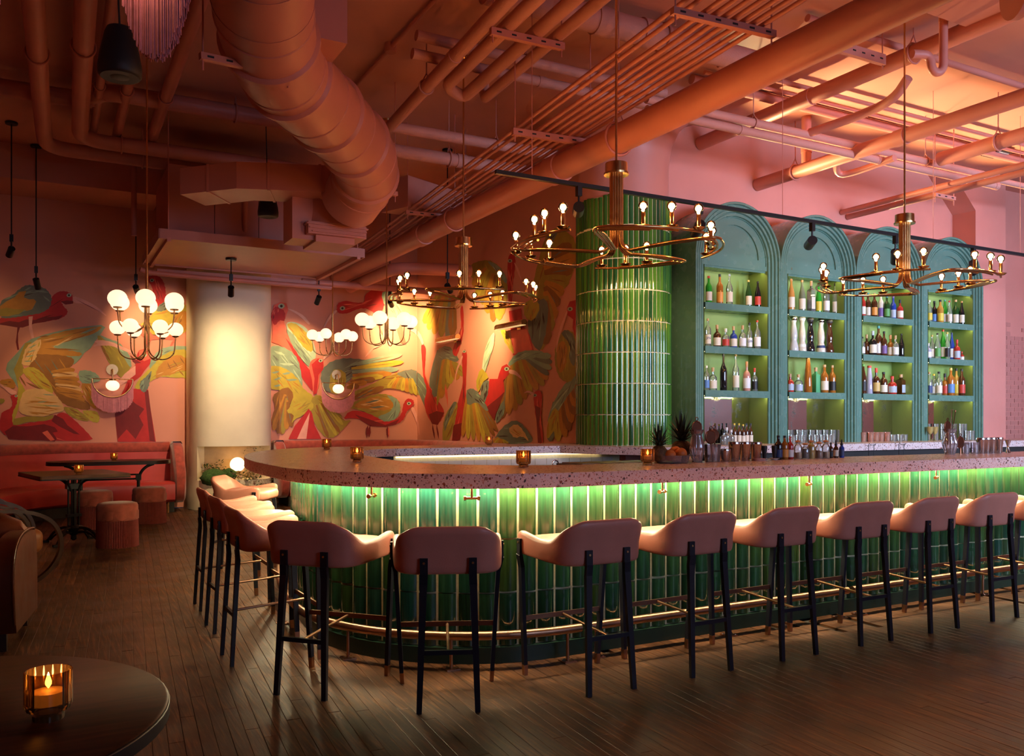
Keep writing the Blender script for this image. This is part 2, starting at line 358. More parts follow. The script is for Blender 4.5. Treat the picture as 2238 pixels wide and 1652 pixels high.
# ================================================================== room shell
X0, X1, Y0, YB, YM, XM, ZC = (ROOM[k] for k in ('x0', 'x1', 'y0', 'yb', 'ym', 'xm', 'z'))
fl = struct(MB().box(X0-.2, X1+.2, Y0-.2, YM+.2, -.12, -.016).build('floor', 'under_bar'))
# floor boards, laid in long strips
def in_view(x, y):
    d = x*FX+y*FY; l = x*FY-y*FX
    return d > .9 and abs(l) < d*.66+.3
BW = .0645; planks = []
ca, sa = math.cos(PLANK_ROT), math.sin(PLANK_ROT)
for i in range(-60, 285):
    u = i*BW; vv = -5+random.random()*2.0
    while vv < 17:
        L = random.uniform(1.1, 2.9); cx, cy = u*ca-(vv+L/2)*sa+0.0, u*sa+(vv+L/2)*ca
        x, y = cx, cy
        if X0 < x < X1 and Y0 < y < YM+.4 and not (x > XM+.3 and y > YB+.3) and not (3.0 < x and 4.9 < y < 8.0 and x < 14): planks.append((x, y, L))
        vv += L
def board(mb, x, y, L, dz):
    h = BW/2-.0007; e = L/2-.0007
    c = [(-h, -e), (h, -e), (h, e), (-h, e)]; b = .0015; ci = [(-h+b, -e+b), (h-b, -e+b), (h-b, e-b), (-h+b, e-b)]
    f = lambda p: (x+p[0]*ca-p[1]*sa, y+p[0]*sa+p[1]*ca)
    mb.add([(*f(p), -.02) for p in c]+[(*f(p), -b*.5+dz) for p in c]+[(*f(p), dz) for p in ci],
           [(8, 9, 10, 11)]+[(4+i, 4+(i+1) % 4, 8+(i+1) % 4, 8+i) for i in range(4)]+[(i, (i+1) % 4, 4+(i+1) % 4, 4+i) for i in range(4)])
vis = sorted([p for p in planks if in_view(p[0], p[1]) and math.hypot(p[0], p[1]) > 2.2], key=lambda p: math.hypot(p[0], p[1]))
near = set(id(p) for p in vis[:300]); rest = MB()
for p in planks:
    dz = random.uniform(-.0012, .0)
    if id(p) in near:
        m = MB(); board(m, 0, 0, p[2], dz); m.build('floor_board', 'floor_board', fl, loc=(p[0], p[1], 0))
    else: board(rest, *p, dz)
tag(rest.build('floor_boards_far', 'floor_board', fl), kind='stuff')
struct(MB().box(X0-.2, X1+.2, Y0-.2, YM+.2, ZC, ZC+.2).build('ceiling', 'coral_paint'))
struct(MB().box(X0-.2, X0, Y0, YM, 0, ZC).build('wall_left', 'coral_wall'))
struct(MB().box(X1, X1+.2, Y0, YB, 0, ZC).build('wall_right', 'coral_wall'))
struct(MB().box(X0, XM, YM, YM+.2, 0, ZC).build('wall_mural_back', 'mural_pink'))
struct(MB().box(XM, XM+.2, YB+.1, YM+.2, 0, ZC).build('wall_mural_side', 'mural_pink'))
wb = struct(MB().box(XM+.2, X1, YB, YB+.2, 0, ZC).build('wall_bar_back', 'coral_wall'))
# street wall behind the camera: two windows and an added fill window
fw = MB(); xs = [X0]+[v for p in WIN for v in p]+[X1]
for a, b in zip(xs[0::2], xs[1::2]): fw.box(a, b, Y0-.2, Y0, 0, ZC)
for a, b in WIN: fw.box(a, b, Y0-.2, Y0, 0, WZ[0]); fw.box(a, b, Y0-.2, Y0, WZ[1], ZC)
struct(fw.build('wall_street', 'coral_wall'))
for k, (a, b) in enumerate(WIN):
    m = MB()
    for q in (0, .5, 1): m.box(a+(b-a-.06)*q, a+(b-a-.06)*q+.06, Y0-.09, Y0-.03, WZ[0], WZ[1])
    for q in (0, .62, 1): m.box(a, b, Y0-.088, Y0-.032, WZ[0]+(WZ[1]-WZ[0]-.06)*q, WZ[0]+(WZ[1]-WZ[0]-.06)*q+.06)
    wn = struct(m.build('window_%d' % (k+1), 'black_paint'))
    MB().box(a+.02, b-.02, Y0-.062, Y0-.058, WZ[0]+.02, WZ[1]-.02).build('pane', 'window_glass', wn)
# pier to the right of the bar shelves, with sloped haunch at the head, and painted brick beyond
pr = MB(); pr.box(12.53, 13.3, 8.07, YB, 0, ZC)
pr.add([(12.53, 8.07, 4.62), (12.53, YB, 4.62), (11.9, 8.07, ZC), (11.9, YB, ZC), (12.53, 8.07, ZC), (12.53, YB, ZC)], [(0, 2, 3, 1), (0, 4, 2), (1, 3, 5), (2, 4, 5, 3), (0, 1, 5, 4)])
struct(pr.build('wall_pier', 'coral_wall'))
bk = MB().box(0, .205, -.012, .02, 0, .064)
first = None
for r in range(30):
    for c in range(7):
        x = 13.305+c*.213+(.1065 if r % 2 else 0)
        if x+.205 > X1: continue
        loc = (x, YB+random.uniform(-.002, .003), 1.10+r*.074)
        if r > 24+2*math.sin(c*1.3): continue
        if first is None: first = bk.build('brick', 'coral_brick', wb, loc=loc)
        else: inst(first, 'brick', wb, loc)
# round plaster column above the tiles
COL = (6.18, 8.47); CR = .565
cu = MB(); prof = [(CR-.02, 4.0), (CR-.02, ZC-.75), (CR+.02, ZC-.50), (CR+.12, ZC-.28), (CR+.32, ZC-.10), (CR+.62, ZC)]
cu.lathe(prof, 40, (COL[0], COL[1], 0)); struct(cu.build('wall_round_column', 'coral_wall', smooth=40))
# beam along the mural wall on the left
struct(MB().box(X0, 1.5, 13.55, YM, 4.72, ZC).build('trim_1', 'coral_paint'))
# ================================================================== tiled column
tc_ = thing('tiled_column', 'tall round column clad in narrow glossy green upright tiles', 'column', (COL[0], COL[1], 1.105))
CH = 4.02-1.105
MB().lathe([(CR, 0), (CR, CH-.02)], 48).build('column_core', 'grout', tc_, smooth=40)
def tile_mesh(w, h, bulge, th=.006, n=7):
    prof = []
    for k in range(n+1):
        a = -1+2*k/n; prof.append((a*w/2, -th-bulge*(1-abs(a)**2.4)))
    prof = [(-w/2, 0.004)]+prof+[(w/2, 0.004)]
    m = MB(); b = .004
    lo = [(x, y, 0) for x, y in prof]; hi = [(x, y, h) for x, y in prof]
    return m.loft([lo, hi])
NC = 40; pit = .0605; rows = [0, .362, .724, 1.086, 1.448, 1.81, 2.172, 2.534]
hh = [.358]*7+[.36]
tp = None
aw = pit/CR
a_mid = math.atan2(-COL[1], -COL[0])+math.radians(6)
for r, z in enumerate(rows):
    for c in range(36):
        a = a_mid+(c-17.5)*aw
        n_ = Vector((math.cos(a), math.sin(a), 0)); loc = n_*(CR-.002); loc.z = z+random.uniform(-.003, .003)+(random.uniform(0, .03) if r == 7 else 0)+.002
        if tp is None: tp = tile_mesh(pit-.009, .350, .010).build('tile', 'column_glaze', tc_, smooth=35); tp.location = loc; tp.rotation_euler[2] = a+PI/2
        else: inst(tp, 'tile', tc_, loc, a+PI/2)
# ================================================================== bar
FC = (2.65, 5.41); EC = (2.9, 5.9); EA, EB = 1.6, 3.3
def outline(xr=10.4, xr2=5.2, n=16, ne=26):      # worktop edge with inward normals: front, corner, short side, long rear sweep
    q = [(xr, 4.06, 0, 1)]
    for k in range(n+1): a = -PI/2-PI/2*k/n; q.append((FC[0]+1.35*math.cos(a), FC[1]+1.35*math.sin(a), -math.cos(a), -math.sin(a)))
    for k in range(ne+1):
        a = PI-PI/2*k/ne; x, y = EC[0]+EA*math.cos(a), EC[1]+EB*math.sin(a); nx, ny = -math.cos(a)/EA, -math.sin(a)/EB; L = math.hypot(nx, ny); q.append((x, y, nx/L, ny/L))
    return q+[(xr2, EC[1]+EB, 0, -1)]
def offset_path(o, xr=10.4): return [(x+nx*o, y+ny*o) for x, y, nx, ny in outline(xr)]
def base_path(o, xr=10.4, n=16, ne=26):            # the tiled base curves away sooner than the worktop
    q = [(xr, 4.06+o)]; R = 1.35-o; a_ = 1.6-o; b_ = 3.53+.262-o
    q += [(FC[0]+R*math.cos(t_), FC[1]+R*math.sin(t_)) for t_ in [-PI/2-PI/2*k/n for k in range(n+1)]]
    for k in range(1, ne+1):
        y = b_*math.sin(PI/2*k/ne); q.append((2.9-a_*max(0.0, 1-(y/b_)**1.65)**(1/1.65), 5.41+y))
    return q+[(5.2, 5.41+b_)]
n = 12
def inner_path(o=0):
    r = [(5.2, 8.35+o)]+[(3.2-(.95+o)*math.sin(PI/2*k/n), 5.65+(2.70+o)*math.cos(PI/2*k/n)) for k in range(0, n+1)]
    return r+[(3.2-(.95+o)*math.cos(PI/2*k/n), 5.65-(.9+o)*math.sin(PI/2*k/n)) for k in range(1, n+1)]+[(10.4, 4.75-o)]
inner = inner_path()
top = MB().prism(offset_path(0)+inner, 1.023, 1.105)
ct = tag(top.build('bar_worktop', 'terrazzo'), 'thick pink terrazzo worktop curving around the end of the bar', 'worktop')
bv = ct.modifiers.new('edge', 'BEVEL'); bv.width = .004; bv.segments = 2; bv.limit_method = 'ANGLE'; bv.angle_limit = math.radians(50)
# base
bar = thing('bar_counter', 'long curved bar front clad in upright convex green glazed tiles', 'bar', (2.65, 4.31, 0))
BL = Vector((-2.65, -4.31, 0))
def wall_strip(mb, path, z0, z1, th=.05):
    o = base_path(path); i = base_path(path+th); n = len(o)
    vs = [(x, y, z0) for x, y in o]+[(x, y, z1) for x, y in o]+[(x, y, z1) for x, y in i]+[(x, y, z0) for x, y in i]
    fs = []
    for k in range(n-1):
        for a, b in ((0, 1), (1, 2), (2, 3), (3, 0)): fs.append((a*n+k, a*n+k+1, b*n+k+1, b*n+k))
    fs += [(0, n, 2*n, 3*n), (n-1, 2*n-1, 3*n-1, 4*n-1)]
    return mb.add(vs, fs)
o = wall_strip(MB(), .262, .085, 1.023).build('grout_backing', 'grout', bar, smooth=30, loc=BL)
o = wall_strip(MB(), .222, 0.0, .092, .09).build('plinth', 'plinth_green', bar, smooth=30, loc=BL)
# inner side of the bar
ib = MB(); pin = inner_path(.1)
for a, b in zip(pin, pin[1:]):
    ib.add([(*a, 0), (*b, 0), (*b, 1.02), (*a, 1.02)], [(0, 1, 2, 3)])
ib.build('inner_panel', 'under_bar', bar, loc=BL)
o = MB().box(3.25, 10.3, 4.86, 5.40, .96, 1.0).build('inner_ledge', 'steel_brushed', bar, loc=BL)
# tiles on the front, the curve and the short side
TW = .1195; tiles = []
s = 0; x = 2.65+TW/2
while x < 10.3: tiles.append((x, 4.322, -PI/2)); x += TW
pp = [Vector((x, y, 0)) for x, y in base_path(.262)][1:-1]; acc = TW/2
seg = [(b-a).length for a, b in zip(pp, pp[1:])]; tot = sum(seg); nt = 35
def along(d):
    for i in range(len(seg)):
        if d <= seg[i]: return pp[i].lerp(pp[i+1], d/seg[i]), (pp[i+1]-pp[i]).normalized()
        d -= seg[i]
for k in range(nt):
    q, tg = along((k+.5)*TW*.985); nrm_ = Vector((-tg.y, tg.x, 0)); nrm_ = nrm_ if nrm_.dot(q-Vector((3.2, 6.6, 0))) > 0 else -nrm_; tiles.append((q.x, q.y, math.atan2(nrm_.y, nrm_.x)))
tp = None; ct_n = 0
for (x, y, a) in tiles:
    for r in range(3):
        loc = Vector((x, y, .098+r*.309+random.uniform(-.003, .003)))+BL
        if tp is None: tp = tile_mesh(TW-.017, .299, .026).build('tile', 'green_glaze', bar, smooth=35); tp.location = loc; tp.rotation_euler[2] = a+PI/2
        else: inst(tp, 'tile', bar, loc, a+PI/2)
        ct_n += 1
# light strip tucked under the worktop
led = MB(); po = base_path(.172); pi_ = base_path(.190); nn = len(po)
led.add([(x, y, 1.021) for x, y in po]+[(x, y, 1.021) for x, y in pi_]+[(x, y, 1.012) for x, y in po]+[(x, y, 1.012) for x, y in pi_],
        [f for k in range(nn-1) for f in ((k, k+1, nn+k+1, nn+k), (2*nn+k, 2*nn+k+1, 3*nn+k+1, 3*nn+k), (k, k+1, 2*nn+k+1, 2*nn+k), (nn+k, nn+k+1, 3*nn+k+1, 3*nn+k))])
o = led.build('light_strip', 'led_strip', bar, loc=BL)
# white tiles and light under the rear arm, seen across the bar well
wt = thing('back_splash', 'white brick-bond tiles lit below the rear worktop', 'splashback', (3.2, 8.44, .55))
MB().box(0, 2.9, 0, .02, -.2, .47).build('splash_backing', 'grout', wt)
tp = None
for r in range(5):
    for c in range(18):
        x = .01+c*.155+(.077 if r % 2 else 0)
        if x+.15 > 2.9: continue
        loc = (x, -.006, .02+r*.079)
        if tp is None: tp = MB().box(0, .150, 0, .01, 0, .074).build('tile', 'white_tile', wt, loc=loc)
        else: inst(tp, 'tile', wt, loc)
MB().box(.02, 2.6, -.03, -.012, .452, .466).build('light_strip', 'splash_led', wt)
# brass purse hooks under the worktop
hk = thing('bag_hook', '', 'hook', group='brass hooks under the bar')
m = MB(); m.tube([(0, 0, 0), (0, 0, -.062)], .007, 10); m.build('stem', 'brass', hk, smooth=40)
m = MB(); m.tube([(-.036, 0, -.062), (.036, 0, -.062)], .0075, 10); m.build('crossbar', 'brass', hk, smooth=40)
for sx in (-1, 1):
    m = MB(); m.tube([(sx*.032, 0, -.062), (sx*.046, 0, -.062)], .013, 12); m.build('end_knob', 'brass', hk, smooth=40)
u = [False]
for (loc, rz, lb) in [((1.66, 4.73, 1.023), PI/4*1.0, 'brass bag hook under the worktop at the rounded end, left of the others'), ((2.10, 4.31, 1.023), math.radians(-20), 'brass T bag hook under the worktop above the middle stool of the curve'),
                 ((3.33, 4.16, 1.023), 0.5, 'brass bag hook below the worktop under the pineapples'), ((4.60, 4.16, 1.023), 0.5, 'brass bag hook below the worktop under the row of bitters bottles'), ((5.97, 4.16, 1.023), 0.5, 'brass bag hook farthest right under the worktop')]:
    place(hk, u, loc, rz, lb)
# foot rail in lengths
def rail(label, pts, posts):
    t = thing('foot_rail', label, 'foot rail', (*pts[0][:2], 0), group='foot rails')
    base = Vector((pts[0][0], pts[0][1], 0)); q = [Vector(p)-base for p in pts]
    m = MB(); m.tube(q, .026, 14); m.build('rail', 'copper_rail', t, smooth=50)
    for p in posts:
        p = Vector((p[0], p[1], 0))-base; m = MB(); m.tube([(p.x, p.y, .006), (p.x, p.y, .17)], .010, 8); po = m.build('post', 'copper_rail', t, smooth=50)
        m = MB(); m.box(p.x-.04, p.x+.04, p.y-.04, p.y+.04, 0, .007)
        for sx in (-1, 1):
            for sy in (-1, 1): m.lathe([(.007, .007), (.006, .011)], 8, (p.x+sx*.028, p.y+sy*.028, 0))
        m.build('floor_flange', 'copper_rail', po)
zr = .185; cur = [(x, y, zr) for x, y in base_path(.13)[1:30]]
rail('curved copper foot rail around the rounded end of the bar', [(2.75, 4.19, zr), (2.68, 4.19, zr)]+cur, [(2.66, 4.19), (2.0, 4.37), (1.56, 4.86), (1.43, 5.9)])
rail('straight copper foot rail under the middle stools, starting beside the curved one', [(2.80, 4.19, zr), (5.02, 4.19, zr)], [(2.86, 4.19), (3.9, 4.19), (4.94, 4.19)])
rail('copper foot rail farthest right along the bar front', [(5.07, 4.19, zr), (9.4, 4.19, zr)], [(5.15, 4.19), (6.6, 4.19), (8.2, 4.19)])
# ================================================================== back counter and arched shelving
bc = thing('back_counter', 'pink terrazzo back counter below the green arched shelves', 'counter', (6.0, 7.3, 0))
poly = [(0, -.05), (X1-6.01, 0), (X1-6.01, .765), (6.52, .765), (6.52, 1.145), (-.0, 1.145), (-.01, 1.9), (-.795, 1.9), (-.795, 1.05), (-.60, .62), (-.3, .15)]
MB().prism(poly, 1.018, 1.105).build('worktop', 'terrazzo', bc)
MB().box(.60, X1-6.01, .08, .76, 0.0, 1.018).build('cabinet_body', 'under_bar', bc)
UX, UY, UP, SPR, RO = 6.74, 7.80, 1.39, 3.37, .695
RI = .515
def arch_unit(k, label):
    t = thing('arched_shelf_unit', label, 'shelf unit', (UX+k*UP, UY, 1.105), group='arched green shelf units')
    W = UP; cx = W/2; S = SPR-1.105; D = YB-UY
    na = 28
    def path(r):      # left foot -> up -> over -> right foot
        p = [(cx-r, 0), (cx-r, S)]
        p += [(cx+r*math.cos(a), S+r*math.sin(a)) for a in [PI-PI*j/na for j in range(1, na)]]
        return p+[(cx+r, S), (cx+r, 0)]
    # carcass: outer barrel
    m = MB(); p = path(RO-.001); n_ = len(p)
    m.add([(x, 0.0, z) for x, z in p]+[(x, D, z) for x, z in p], [(i, i+1, n_+i+1, n_+i) for i in range(n_-1)])
    m.build('barrel_body', 'cabinet_green', t, smooth=30)
    # stepped moulding: ribs running up the pilasters and around the arch
    m = MB(); prof = []
    steps = 4; w = (RO-RI)/steps
    r = RO; y = 0.0
    prof.append((RO-.001, .05))
    for s_ in range(steps):
        y0 = s_*.016
        prof += [(r-.003, y0), (r-w*.62, y0), (r-w*.72, y0+.012), (r-w*.74, y0+.026), (r-w*.98, y0+.026)]
        r -= w
    prof += [(RI, .11)]
    rings = [[(0, 0, 0)]*0 for _ in range(0)]
    ps = [path(q) for q, _ in prof]; npf = len(prof)
    vs = [(ps[i][j][0], prof[i][1], ps[i][j][1]) for i in range(npf) for j in range(n_)]
    fs = [(i*n_+j, i*n_+j+1, (i+1)*n_+j+1, (i+1)*n_+j) for i in range(npf-1) for j in range(n_-1)]
    m.add(vs, fs); m.build('ribbed_moulding', 'cabinet_green', t, smooth=32)
    # arched door panel with a smaller arch recessed into it
    zb = 3.27-1.105
    def half(r, dz=0): return [(cx+r, S+dz)]+[(cx+r*math.cos(a), S+dz+r*math.sin(a)) for a in [PI*j/na for j in range(1, na)]]+[(cx-r, S+dz)]
    ro = RI+.004; outl = [(cx-ro, zb), (cx+ro, zb)]+half(ro); ri2 = .40; hole = half(ri2, .03)
    m = MB(); a = len(outl)
    oh = half(ro); ih = half(ri2, .03); q = len(oh)
    m.add([(x, .085, z) for x, z in oh]+[(x, .085, z) for x, z in ih]+[(x, .105, z) for x, z in ih], [(i, i+1, q+i+1, q+i) for i in range(q-1)]+[(q+i, q+i+1, 2*q+i+1, 2*q+i) for i in range(q-1)])
    m.add([(cx-ro, .085, zb), (cx+ro, .085, zb), (cx+ro, .085, S), (cx+ri2, .085, S+.03), (cx-ri2, .085, S+.03), (cx-ro, .085, S)], [(0, 1, 2, 3, 4, 5)])
    m.add([(cx-ri2, .105, S+.03), (cx+ri2, .105, S+.03), (cx+ri2, .085, S+.03), (cx-ri2, .085, S+.03)], [(0, 1, 2, 3)])
    m.add([(x, .105, z) for x, z in ih], [tuple(range(q))])
    m.add([(cx-ro, .085, zb), (cx+ro, .085, zb), (cx+ro, .40, zb), (cx-ro, .40, zb)], [(0, 1, 2, 3)])
    dr = m.build('arched_door', 'cabinet_green', t)
    MB().box(cx-ro, cx+ro, .072, .09, zb, zb+.055).build('bottom_rail', 'cabinet_green', dr)
    MB().box(cx-ri2-.02, cx-ri2-.012, .083, .088, zb+.055, zb+.09).build('hinge', 'brass_dull', dr)
    # niche lining
    xl, xr_ = cx-RI, cx+RI; yb_ = .38
    m = MB(); m.add([(xl, .05, 0), (xl, yb_, 0), (xl, yb_, zb), (xl, .05, zb)], [(0, 1, 2, 3)]); m.add([(xr_, .05, 0), (xr_, yb_, 0), (xr_, yb_, zb), (xr_, .05, zb)], [(0, 1, 2, 3)])
    m.add([(xl, yb_, 0), (xr_, yb_, 0), (xr_, yb_, zb), (xl, yb_, zb)], [(0, 1, 2, 3)]); m.build('niche_lining', 'niche_green', t)
    MB().box(xl+.004, xr_-.004, yb_-.012, yb_-.004, .005, .60).build('antique_mirror_panel', 'antique_mirror', t)
    for zt in (1.76, 2.29, 2.815):
        sh = MB().box(xl-.0, xr_+.0, .03, yb_-.013, zt-1.105-.062, zt-1.105).build('shelf', 'cabinet_green', t)
        MB().box(xl, xr_, .03, .048, zt-1.105-.084, zt-1.105-.061).build('front_lip', 'cabinet_green', sh)
        MB().box(xl+.01, xr_-.01, .050, .066, zt-1.105-.069, zt-1.105-.062).build('light_strip', 'shelf_led', sh)
    MB().box(xl+.02, xr_-.02, .115, .13, zb-.007, zb-.001).build('light_strip', 'shelf_led', dr); MB().box(xl, xr_, .085, .10, zb-.024, zb).build('front_lip', 'cabinet_green', dr)
    return t
for k, lb in enumerate(['arched green shelf unit next to the tiled column', 'second arched green shelf unit from the tiled column', 'third arched green shelf unit from the tiled column', 'arched green shelf unit farthest right, against the pink pier']): arch_unit(k, lb)
# small uplights lying on top of the arches, throwing warm light at the pipes and ceiling
for k in range(4):
    xc = UX+(k+.5)*UP; t = thing('cabinet_uplight', 'small uplight lying on top of the %s arch' % ['first', 'second', 'third', 'fourth'][k], 'uplight', (xc+.38, 8.24, 3.96), group='uplights on the arches')
    MB().box(-.16, .16, -.03, .04, -.03, .035).build('housing', 'black_metal', t); m = MB(); m.obox((0, -.015, .036), ((1, 0, 0), (0, -.62, .78), (0, .78, .62)), (.15, .016, .004)); m.build('lens', 'uplight_lens', t)
    l = bpy.data.lights.new('uplight_glow', 'AREA'); l.shape = 'RECTANGLE'; l.size = .30; l.size_y = .04; l.energy = 26; l.color = (1.0, .70, .33); l.spread = math.radians(88)
    o = bpy.data.objects.new('uplight_glow', l); C.objects.link(o); o.location = (xc+.38, 8.19, 4.03); o.rotation_euler = Vector((0, -.90, .44)).to_track_quat('-Z', 'X').to_euler()
# ================================================================== bar stools
def make_stool():
    t = thing('bar_stool', 'stool', 'bar stool', group='peach leather bar stools')
    # wrap-around shell
    half_p = [(0, -.215), (.10, -.215), (.165, -.212), (.215, -.190), (.243, -.135), (.252, -.05), (.260, .06), (.266, .15), (.266, .215)]
    sm = chaikin([(x, y, 0) for x, y in half_p], 2)
    path = [Vector((-p.x, p.y, 0)) for p in reversed(sm)][:-1]+sm
    ln = [0]; 
    for a, b in zip(path, path[1:]): ln.append(ln[-1]+(b-a).length)
    T = ln[-1]/2; rings = []; nr = 16; N = len(path)
    for i, p in enumerate(path):
        l_ = abs(ln[i]-T); tan = (path[min(i+1, N-1)]-path[max(i-1, 0)]).normalized(); nor = Vector((tan.y, -tan.x, 0))
        zt = .888-(.888-.772)*sstep(.135, .345, l_)+.030*sstep(.40, T, l_); zb = .652+.018*sstep(.15, T, l_)
        e = T-l_; tip = 1.0 if e > .05 else max(.25, math.sqrt(max(0, 1-((.05-e)/.05)**2))*.9+.1)
        zc, hz, th = (zt+zb)/2+.0*(1-tip), (zt-zb)/2*(.55+.45*tip), .021*(.6+.4*tip); ring = []
        for k in range(nr):
            a = 2*PI*k/nr; ca_, sa_ = math.cos(a), math.sin(a)
            u_ = th*math.copysign(abs(ca_)**.7, ca_); v_ = hz*math.copysign(abs(sa_)**.45, sa_)
            lean = .035*sstep(.74, .89, zc+v_)*(1-sstep(.2, .34, l_))
            q = p+nor*(u_+lean); ring.append((q.x, q.y, zc+v_))
        rings.append(ring)
    MB().loft(rings).build('seat_shell', 'peach_leather', t, smooth=60)
    m = MB(); padded(m, -.238, .238, -.195, .262, .668, .762, .10, .035, crown=.006); m.build('seat_cushion', 'peach_leather', t, smooth=60)
    for sx in (-1, 1):
        m = MB(); x = sx*.118
        m.bar((x, -.243, .735), (x, -.243, .655), .038, .014, up=(0, 1, 0)); m.bar((x, -.243, .66), (x*1.02, -.238, .60), .038, .022, up=(0, 1, 0)); m.bar((x*1.02, -.238, .605), (sx*.140, -.275, 0), .036, .024, up=(0, 1, 0), w2=.026, h2=.020)
        lg = m.build('leg', 'stool_metal', t)
        m = MB(); m.tube([(x, -.249, .712), (x, -.254, .712)], .006, 8); m.build('bolt', 'brass_dull', lg)
    for sx in (-1, 1):
        m = MB(); x = sx*.292
        m.bar((x, .175, .758), (x, .175, .665), .014, .032, up=(0, 1, 0)); m.bar((x, .175, .672), (sx*.272, .188, .60), .022, .034, up=(0, 1, 0)); m.bar((sx*.272, .188, .605), (sx*.241, .205, .056), .022, .034, up=(0, 1, 0), w2=.021, h2=.028)
        lg = m.build('leg', 'stool_metal', t)
        m = MB(); m.bar((sx*.241, .205, .058), (sx*.238, .2066, 0), .0225, .0295, up=(0, 1, 0), w2=.020, h2=.026); m.build('brass_tip', 'copper_rail', lg)
        m = MB(); m.tube([(sx*.298, .175, .738), (sx*.303, .175, .738)], .006, 8); m.build('bolt', 'brass_dull', lg)
    m = MB(); m.bar((-.252, .197, .315), (.252, .197, .315), .010, .026); m.build('footrest', 'copper_rail', t)
    m = MB(); m.bar((-.132, -.257, .285), (.132, -.257, .285), .018, .022); m.build('stretcher', 'stool_metal', t)
    m = MB(); m.tube([(0, .195, .313), (0, -.255, .287)], .008, 8); m.build('tie_rod', 'copper_rail', t, smooth=50)
    return t
st = make_stool(); u = [False]
def face(dx, dy): return math.atan2(dy, dx)-PI/2
ST = [((1.33, 4.47, 0), face(.74, .67), 'peach leather bar stool at the bar corner, turned towards the curved tiles'),
      ((1.80, 3.975, 0), face(.40, .92), 'peach leather bar stool nearest the camera, its back square to us'),
      ((2.55, 3.87, 0), face(.0, 1), 'peach leather bar stool just right of the one nearest the camera')]
ST += [((3.22+.675*k, 3.87, 0), random.uniform(-.02, .02), l) for k, l in enumerate(['peach bar stool fourth from the bar corner, in the straight row', 'peach bar stool fifth from the bar corner, below the shakers', 'peach bar stool sixth from the bar corner, in the straight row', 'peach bar stool seventh from the bar corner, in the straight row', 'peach bar stool at the right, second from the picture edge', 'peach bar stool cut off by the right edge of the picture'])]
ST += [((1.20, 5.16, 0), face(1, .02), 'peach leather bar stool nearest us along the short left side of the bar'), ((1.24, 5.98, 0), face(1, .03), 'peach leather bar stool in the middle of the short left side'),
       ((1.27, 6.72, 0), face(1, 0), 'peach leather bar stool third along the short left side of the bar'), ((1.62, 8.10, 0), face(.86, -.50), 'far peach bar stool by the fireplace whose seat faces us')]
for loc, rz, lb in ST: place(st, u, loc, rz, lb)
# ================================================================== looped brass chandeliers
def uvec(phi):   # direction in the room for an angle measured from the picture's right-hand direction
    a = phi-YAW; return Vector((math.cos(a), math.sin(a), 0))
def ring_chandelier(loc, phase, label, ztop=ZC, core='bulb_core'):
    t = thing('ring_chandelier', label, 'chandelier', loc, group='looped brass chandeliers')
    R, cz = .73, .555
    m = MB(); m.tube([(0, 0, cz+.09), (0, 0, ztop-loc[2]-.04)], .009, 10); m.build('rod', 'brass', t, smooth=40)
    m = MB(); m.lathe([(.01, 0), (.075, -.005), (.08, -.03), (.05, -.06), (.012, -.07)], 24, (0, 0, ztop-loc[2])); m.build('canopy', 'brass', t, smooth=40)
    m = MB(); m.lathe([(.092, cz-.002), (.094, cz+.012), (.084, cz+.016), (.083, cz+.085), (.02, cz+.088)], 32); m.build('cap', 'brass', t, smooth=30)
    for i in range(5):
        f0 = math.radians(phase+72*i)
        arm = None
        for j in range(3):
            o_ = (1-j)              # 1 outer, 0 mid, -1 inner
            ac = f0+(j-1)*math.radians(24); cr = .042
            end = math.radians((60, 45, 30)[j]); Rj = R+o_*.045
            rt = uvec(f0); sd = uvec(f0-PI/2)      # outwards / right of travel
            pts = [uvec(ac)*cr+Vector((0, 0, cz)), uvec(ac)*cr+Vector((0, 0, .16)), uvec(ac)*cr+Vector((0, 0, .035)), rt*.10+sd*o_*.019+Vector((0, 0, -.02)), rt*.20+sd*o_*.019+Vector((0, 0, -.012)), rt*.42+sd*o_*.024+Vector((0, 0, 0))]
            pts += [rt*(R-.17)+sd*o_*.03, uvec(f0)*(Rj-.02)+sd*.012*o_, uvec(f0+.10)*(Rj+.01)]
            pts += [uvec(f0+.17+(end-.17)*k/8)*Rj for k in range(0, 9)]
            pts = [pts[0]]+chaikin(pts[1:], 2)
            m = MB(); m.tube(pts, .0095, 7); a_ = m.build('arm_tube', 'brass', t, smooth=60)
            b = uvec(f0+end-math.radians(4))*Rj
            m = MB(); m.lathe([(.010, .006), (.030, .010), (.047, .024), (.045, .026), (.014, .016)], 16, b); m.build('cup', 'brass', a_, smooth=40)
            m = MB(); m.lathe([(.0145, .014), (.0145, .112), (.012, .115)], 12, b); m.build('candle_sleeve', 'brass', a_, smooth=40)
            m = MB(); m.lathe([(.010, .115), (.015, .122), (.029, .140), (.033, .156), (.030, .172), (.020, .184), (.004, .189)], 14, b); m.build('bulb', 'bulb_shell', a_, smooth=60)
            m = MB(); m.sphere((b.x, b.y, .154), .021, 8, 6); m.build('filament', core, a_, smooth=60)
    return t
def ray_place(px, d, z): r = _ray(px, 918); return (r[0]*d, r[1]*d, z)
ring_chandelier(ray_place(1347, 6.33, 2.665), -108, 'looped brass candle chandelier hanging in front of the tiled column')
ring_chandelier(ray_place(1977, 7.91, 2.665), -88, 'looped brass candle chandelier farthest right, in front of the arched shelves')
ring_chandelier(ray_place(1013, 8.92, 2.665), -116, 'looped brass candle chandelier in front of the bird mural, left of the tiled column', core='bulb_core_dim')
